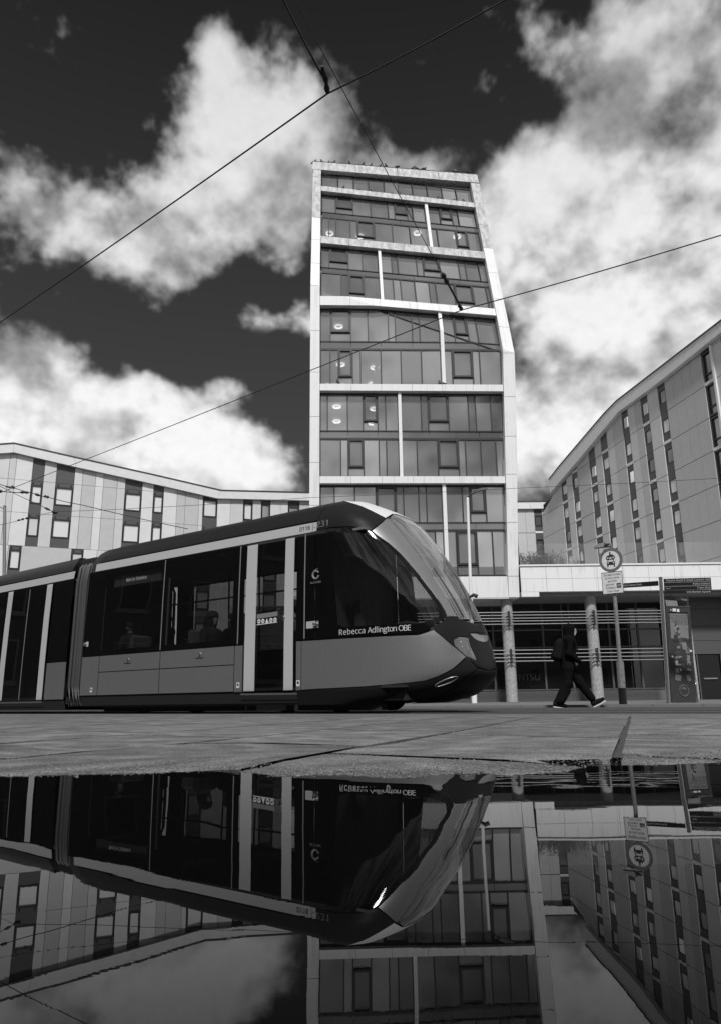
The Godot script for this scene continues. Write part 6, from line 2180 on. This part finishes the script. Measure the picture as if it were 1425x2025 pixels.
func make_people() -> void:
	# --- the walker: hooded, rucksack, long stride to the right
	var d := 15.3
	var b := at_depth(1128, 1399, d)
	var ground := gy(d) - 0.002
	b.y = ground
	var t := thing("person", "person in a dark hooded top with black rucksack striding along the kerb", "person", "", Transform3D(Basis(Vector3.UP, deg_to_rad(-4)).scaled(Vector3.ONE * 0.96), b))
	var hc := v3(0.13, 1.595, 0)
	var straight := Basis()
	var body := head_bones(hc, straight)
	body.append_array([[v3(0.08, 1.42, 0), v3(0.12, 1.54, 0), 0.055, 0.05], [v3(0.0, 0.98, 0), v3(0.05, 1.32, 0), 0.12, 0.13], [v3(0.06, 1.36, -0.15), v3(0.06, 1.36, 0.15), 0.06, 0.06],
		[v3(-0.01, 0.92, 0.08), v3(-0.05, 0.5, 0.09), 0.085, 0.055], [v3(-0.05, 0.5, 0.09), v3(-0.27, 0.12, 0.08), 0.055, 0.035], [v3(0.02, 0.92, -0.08), v3(0.24, 0.52, -0.09), 0.085, 0.055], [v3(0.24, 0.52, -0.09), v3(0.49, 0.15, -0.08), 0.052, 0.035]])
	for s in [-1.0, 1.0]:
		body.append([v3(0.06, 1.36, 0.17 * s), v3(0.0, 1.1, 0.22 * s), 0.045, 0.038])
		body.append([v3(0.0, 1.1, 0.22 * s), v3(0.12, 0.98, 0.15 * s), 0.036, 0.028])
		body.append_array(hand_bones(v3(0.12, 0.98, 0.15 * s), v3(0.3, -0.6, -0.7 * s).normalized(), v3(0.3, 0.9, 0).normalized()))
	part(t, "body", body_mesh(body, 0.012, 0.025), M.skin)
	eyes(t, hc, straight)
	var top := [[v3(0.0, 0.88, 0), v3(0.02, 1.05, 0), 0.165, 0.16], [v3(0.02, 1.05, 0), v3(0.05, 1.34, 0), 0.16, 0.165], [v3(0.06, 1.38, -0.14), v3(0.06, 1.38, 0.14), 0.095, 0.095]]
	for s in [-1.0, 1.0]:
		top.append([v3(0.06, 1.37, 0.17 * s), v3(0.0, 1.1, 0.235 * s), 0.075, 0.065])
		top.append([v3(0.0, 1.1, 0.235 * s), v3(0.2, 0.96, 0.16 * s), 0.062, 0.06])
	# hood drawn up round the face
	top.append_array([[v3(0.07, 1.45, 0), v3(0.07, 1.62, 0), 0.105, 0.12], [v3(0.10, 1.66, 0), v3(0.14, 1.665, 0), 0.105, 0.085]])
	for s in [-1.0, 1.0]:
		top.append([v3(0.12, 1.50, 0.07 * s), v3(0.13, 1.64, 0.082 * s), 0.042, 0.04])
	part(t, "hooded_top", body_mesh(top, 0.016, 0.05), M.cloth_black)
	var legs := [[v3(-0.01, 0.93, 0.07), v3(-0.02, 0.82, 0.09), 0.13, 0.125], [v3(-0.02, 0.82, 0.09), v3(-0.06, 0.5, 0.09), 0.12, 0.1], [v3(-0.06, 0.5, 0.09), v3(-0.26, 0.13, 0.08), 0.1, 0.088], [v3(0.01, 0.93, -0.07), v3(0.08, 0.8, -0.09), 0.13, 0.12], [v3(0.08, 0.8, -0.09), v3(0.24, 0.52, -0.09), 0.115, 0.098], [v3(0.24, 0.52, -0.09), v3(0.46, 0.19, -0.08), 0.096, 0.08], [v3(-0.06, 0.35, 0.09), v3(-0.2, 0.16, 0.11), 0.07, 0.08]]
	part(t, "trousers", body_mesh(legs, 0.016, 0.04), M.denim)
	for sh in [[v3(-0.33, 0.075, 0.08), v3(-0.12, 0.04, 0.08)], [v3(0.49, 0.075, -0.08), v3(0.69, 0.17, -0.08)]]:
		var fw: Vector3 = (sh[1] - sh[0]).normalized()
		var nu := fw.cross(v3(0, 0, 1)) * -1.0
		var shoe := part(t, "shoe", body_mesh([[sh[0], sh[0].lerp(sh[1], 0.5), 0.05, 0.048], [sh[0].lerp(sh[1], 0.5), sh[1], 0.048, 0.036], [sh[0], sh[0] + nu * 0.05, 0.045, 0.045]], 0.012, 0.03), M.cloth_dark)
		var mb := MB.new()
		var tf := Transform3D(Basis(fw, nu, fw.cross(nu)), sh[0] - nu * 0.045)
		mb.box(v3(-0.045, -0.025, -0.042), v3(0.25, -0.002, 0.042), tf)
		part(shoe, "sole", mb.mesh(), M.shoe_sole)
	var pack := part(t, "rucksack", body_mesh([[v3(-0.2, 1.06, -0.07), v3(-0.15, 1.32, -0.07), 0.11, 0.09], [v3(-0.2, 1.06, 0.07), v3(-0.15, 1.32, 0.07), 0.11, 0.09], [v3(-0.24, 1.08, -0.05), v3(-0.24, 1.08, 0.05), 0.09, 0.09], [v3(-0.12, 1.38, -0.05), v3(-0.12, 1.38, 0.05), 0.06, 0.06]], 0.016, 0.05), M.cloth_dark)
	for s in [-1.0, 1.0]:
		var mb := MB.new()
		mb.tube([v3(-0.1, 1.40, 0.11 * s), v3(0.02, 1.475, 0.12 * s), v3(0.17, 1.38, 0.12 * s), v3(0.2, 1.2, 0.12 * s), v3(0.08, 1.02, 0.17 * s), v3(-0.12, 1.0, 0.13 * s)], [0.016], 8)
		part(pack, "strap", mb.mesh(), M.cloth_dark)
	# --- passengers in the tram
	var f := tram_frame()
	# facing the rear in the first window
	passenger(f, v3(-4.98, 0.84, -0.62), PI, M.cloth_grey, M.hair, "hat", "passenger in a dark cap and padded grey coat sitting with back to the nose", 0.0)
	passenger(f, v3(-4.42, 0.88, -1.05), -PI / 2, M.cloth_black, M.cloth_black, "scarf", "passenger in a black headscarf looking out of the tram window", 0.12)
	passenger(f, v3(-2.6, 0.84, -0.62), 0.0, M.cloth_grey, M.cloth_grey, "hood", "passenger in a grey hooded parka seen behind the second tram window", 0.0)
	passenger(f, v3(-2.0, 0.84, -0.62), PI, M.cloth_dark, M.hair, "hair", "dark haired passenger in a dark coat beside the tram door pillar", -0.05)

func passenger(f: Transform3D, at: Vector3, turn: float, coat: Material, top: Material, headwear: String, label: String, rise: float) -> void:
	var t := thing("person", label, "person", "people in the tram", f * Transform3D(Basis(Vector3.UP, turn), at))
	var up := rise
	var hc := v3(0.03, 0.78 + up, 0)
	var id := Basis()
	var body := head_bones(hc, id, 0.97)
	body.append_array([[v3(0.0, 0.6 + up, 0), v3(0.02, 0.72 + up, 0), 0.055, 0.05], [v3(0.0, 0.12, 0), v3(0.0, 0.5 + up, 0), 0.12, 0.13], [v3(0, 0.54 + up, -0.15), v3(0, 0.54 + up, 0.15), 0.055, 0.055]])
	var wear := [[v3(0.0, 0.14, 0), v3(0.0, 0.5 + up, 0), 0.165, 0.165], [v3(0, 0.54 + up, -0.15), v3(0, 0.54 + up, 0.15), 0.085, 0.085], [v3(0, 0.6 + up, 0), v3(0.0, 0.64 + up, 0), 0.08, 0.075]]
	for s in [-1.0, 1.0]:
		body.append([v3(0, 0.54 + up, 0.18 * s), v3(0.05, 0.26 + up, 0.23 * s), 0.045, 0.038])
		body.append([v3(0.05, 0.26 + up, 0.23 * s), v3(0.28, 0.2 + up, 0.14 * s), 0.036, 0.028])
		body.append_array(hand_bones(v3(0.28, 0.2 + up, 0.14 * s), v3(0.85, -0.3, -0.3 * s).normalized(), v3(0, 0.3, -s).normalized()))
		body.append([v3(0.02, 0.1, 0.09 * s), v3(0.42, 0.12, 0.1 * s), 0.075, 0.055])
		body.append([v3(0.42, 0.12, 0.1 * s), v3(0.45, -0.38, 0.1 * s), 0.052, 0.036])
		wear.append([v3(0, 0.54 + up, 0.18 * s), v3(0.05, 0.26 + up, 0.24 * s), 0.075, 0.065])
		wear.append([v3(0.05, 0.26 + up, 0.24 * s), v3(0.27, 0.2 + up, 0.15 * s), 0.06, 0.05])
	part(t, "body", body_mesh(body, 0.018, 0.025), M.skin)
	eyes(t, hc, id, 0.97)
	part(t, "coat", body_mesh(wear, 0.022, 0.05), coat)
	var legs := []
	for s in [-1.0, 1.0]:
		legs.append([v3(0.02, 0.1, 0.09 * s), v3(0.42, 0.13, 0.1 * s), 0.1, 0.08])
		legs.append([v3(0.42, 0.13, 0.1 * s), v3(0.45, -0.38, 0.1 * s), 0.078, 0.06])
		part(t, "shoe", body_mesh([[v3(0.43, -0.45, 0.1 * s), v3(0.62, -0.46, 0.1 * s), 0.045, 0.035]], 0.02, 0.02), M.cloth_dark)
	part(t, "trousers", body_mesh(legs, 0.022, 0.04), M.cloth_dark)
	var cap := []
	match headwear:
		"hat":
			cap = [[hc + v3(-0.02, 0.06, 0), hc + v3(0.02, 0.075, 0), 0.1, 0.095], [hc + v3(0.06, 0.06, 0), hc + v3(0.13, 0.045, 0), 0.05, 0.03]]
		"scarf":
			cap = [[hc + v3(-0.04, 0.03, 0), hc + v3(0.0, 0.06, 0), 0.115, 0.105], [hc + v3(-0.03, -0.08, 0), hc + v3(0.0, -0.15, 0), 0.1, 0.12], [hc + v3(0.03, -0.05, -0.08), hc + v3(0.04, 0.06, -0.07), 0.035, 0.035], [hc + v3(0.03, -0.05, 0.08), hc + v3(0.04, 0.06, 0.07), 0.035, 0.035]]
		"hood":
			cap = [[hc + v3(-0.05, 0.0, 0), hc + v3(-0.02, 0.07, 0), 0.13, 0.115], [hc + v3(-0.08, -0.13, 0), hc + v3(-0.05, -0.05, 0), 0.12, 0.12], [hc + v3(0.03, 0.09, -0.03), hc + v3(0.03, 0.09, 0.03), 0.07, 0.07]]
		_:
			cap = [[hc + v3(-0.035, 0.045, 0), hc + v3(0.0, 0.06, 0), 0.1, 0.095], [hc + v3(-0.05, -0.05, 0), hc + v3(-0.05, 0.0, 0), 0.08, 0.09]]
	part(t, "headwear" if headwear != "hair" else "hair", body_mesh(cap, 0.014, 0.03), top)

# ------------------------------------------------------------------ pigeons
func make_birds() -> void:
	var tw := Transform3D(Basis(Vector3(0.99912, 0, -0.04188), Vector3.UP, Vector3(0.04188, 0, 0.99912)), V(-2.654, 0, 36.989))
	var bird := body_mesh([[v3(-0.07, 0.1, 0), v3(0.06, 0.14, 0), 0.05, 0.06], [v3(0.06, 0.15, 0), v3(0.1, 0.22, 0), 0.045, 0.028], [v3(0.1, 0.235, 0), v3(0.105, 0.24, 0), 0.032, 0.03], [v3(-0.08, 0.1, 0), v3(-0.22, 0.06, 0), 0.035, 0.014]], 0.012, 0.03)
	var mb := MB.new()
	mb.tube([v3(0.13, 0.235, 0), v3(0.165, 0.228, 0)], [0.01, 0.002], 6)
	var beak := mb.mesh()
	mb = MB.new()
	mb.tube([v3(0, 0, 0), v3(0, 0.08, 0)], [0.007], 6)
	mb.tube([v3(-0.02, 0.004, 0), v3(0.035, 0.004, 0)], [0.006], 6)
	var leg := mb.mesh()
	mb = MB.new()
	mb.prism(PackedVector2Array([Vector2(0.05, 0.15), Vector2(-0.05, 0.16), Vector2(-0.2, 0.075), Vector2(-0.06, 0.09), Vector2(0.03, 0.1)]), 0.0, 0.012)
	var wing := mb.mesh()
	var r2 := RandomNumberGenerator.new()
	r2.seed = 44
	var spots := []
	# along the roof edge: how far along, photo-measured
	for u in [0.05, 0.62, 1.15, 1.33, 1.95, 2.45, 2.95, 3.3, 3.85, 4.45, 4.95, 5.65, 6.75, 7.05, 7.55, 9.7, 10.75]:
		var y: float = 34.71 + u * 0.06
		spots.append([u, y, 0.0, "dark pigeon perched on the tower's roof edge", "pigeons on the roof edge"])
	for u in [1.9, 3.0, 3.9, 5.1, 5.6, 6.3, 7.6, 8.2, 8.45, 9.3, 10.1]:
		spots.append([u, 32.105, -0.15, "dark pigeon perched on the tower's topmost beam below the roof edge", "pigeons on the topmost beam"])
	spots.append([7.22, 16.725, -0.12, "lone dark pigeon on the beam beside a white mullion", ""])
	spots.append([1.55, 16.725, -0.12, "pigeon beside scattered nest litter on a lower tower beam", ""])
	for s in spots:
		var z: float = -back(s[0], s[1] if s[1] < 34.0 else 34.6) + s[2] - (0.3 if s[1] > 34.0 else 0.1)
		var yaw := r2.randf_range(-1.0, 1.0) + (PI if r2.randf() < 0.4 else 0.0)
		var o := thing("pigeon", s[3], "pigeon", s[4], tw * Transform3D(Basis(Vector3.UP, yaw).scaled(Vector3.ONE * r2.randf_range(1.05, 1.3)), v3(s[0], s[1], z)))
		part(o, "body", bird, M.feather)
		part(o, "beak", beak, M.feather_pale)
		for k in [-1.0, 1.0]:
			part(o, "leg", leg, M.feather_pale, Transform3D(Basis(), v3(0.0, 0, 0.025 * k)))
			part(o, "wing", wing, M.feather_pale if r2.randf() < 0.3 else M.feather, Transform3D(Basis(), v3(0, 0, 0.048 * k - 0.006)))
	# nest litter
	var t := thing("nest_litter", "small heap of twigs and droppings on a lower tower beam", "litter", "", tw * Transform3D(Basis(), v3(1.3, 16.722, -0.2)))
	mb = MB.new()
	for k in 60:
		var a := v3(r2.randf_range(-0.5, 0.6), r2.randf_range(0.01, 0.06), r2.randf_range(-0.12, 0.12))
		mb.tube([a, a + v3(r2.randf_range(-0.2, 0.2), r2.randf_range(-0.0, 0.08), r2.randf_range(-0.08, 0.08))], [0.008], 4)
	part(t, "twigs", mb.mesh(), M.sticker)

# ------------------------------------------------------------------ shrubs on the podium
func make_plants() -> void:
	var r2 := RandomNumberGenerator.new()
	r2.seed = 61
	var labels := ["feathery grass clump on the podium edge nearest the tower", "bushy low shrub in the middle of the podium planting", "taller wispy shrub at the right of the podium planting", "rounded leafy shrub between the wispy ones on the podium", "small sprig growing alone along the podium edge"]
	for i in 5:
		var u: float = [1036, 1056, 1090, 1074, 1142][i]
		var b := at_depth(u, 1113, 38.5)
		b.y = 6.4
		var h: float = [1.15, 0.95, 1.25, 1.05, 0.65][i]
		var w: float = [0.6, 0.7, 0.65, 0.55, 0.2][i]
		var t := thing("shrub", labels[i], "shrub", "shrubs on the podium", Transform3D(Basis(), b))
		var tr := bx(t, "planter_soil", v3(-w, 0, -0.35), v3(w, 0.06, 0.35), M.mud)
		var st := MB.new()
		var lf := MB.new()
		var lp := MB.new()
		for k in int(70 * w / 0.6):
			var a := v3(r2.randf_range(-w, w), 0.05, r2.randf_range(-0.3, 0.3))
			var tip := a + v3(r2.randf_range(-0.3, 0.3), h * r2.randf_range(0.55, 1.0), r2.randf_range(-0.2, 0.2))
			var mid := a.lerp(tip, 0.5) + v3(r2.randf_range(-0.05, 0.05), 0.04, 0)
			st.tube([a, mid, tip], [0.008, 0.006, 0.002], 4, false)
			for q in 16:
				var f := r2.randf_range(0.15, 1.0)
				var c := a.lerp(mid, f * 2.0) if f < 0.5 else mid.lerp(tip, f * 2.0 - 1.0)
				var dir := v3(r2.randf_range(-1, 1), r2.randf_range(-0.1, 1), r2.randf_range(-1, 1)).normalized()
				var sd := dir.cross(v3(r2.randf_range(-1, 1), r2.randf_range(-1, 1), r2.randf_range(-1, 1))).normalized() * 0.014
				var l := r2.randf_range(0.06, 0.13)
				var m: MB = lf if r2.randf() < 0.75 else lp
				m.quad(c, c + dir * l * 0.5 + sd, c + dir * l, c + dir * l * 0.5 - sd, dir.cross(sd))
		part(t, "stems", st.mesh(), M.twig)
		part(t, "foliage", lf.mesh(), M.leaf)
		part(t, "new_leaves", lp.mesh(), M.leaf_pale)
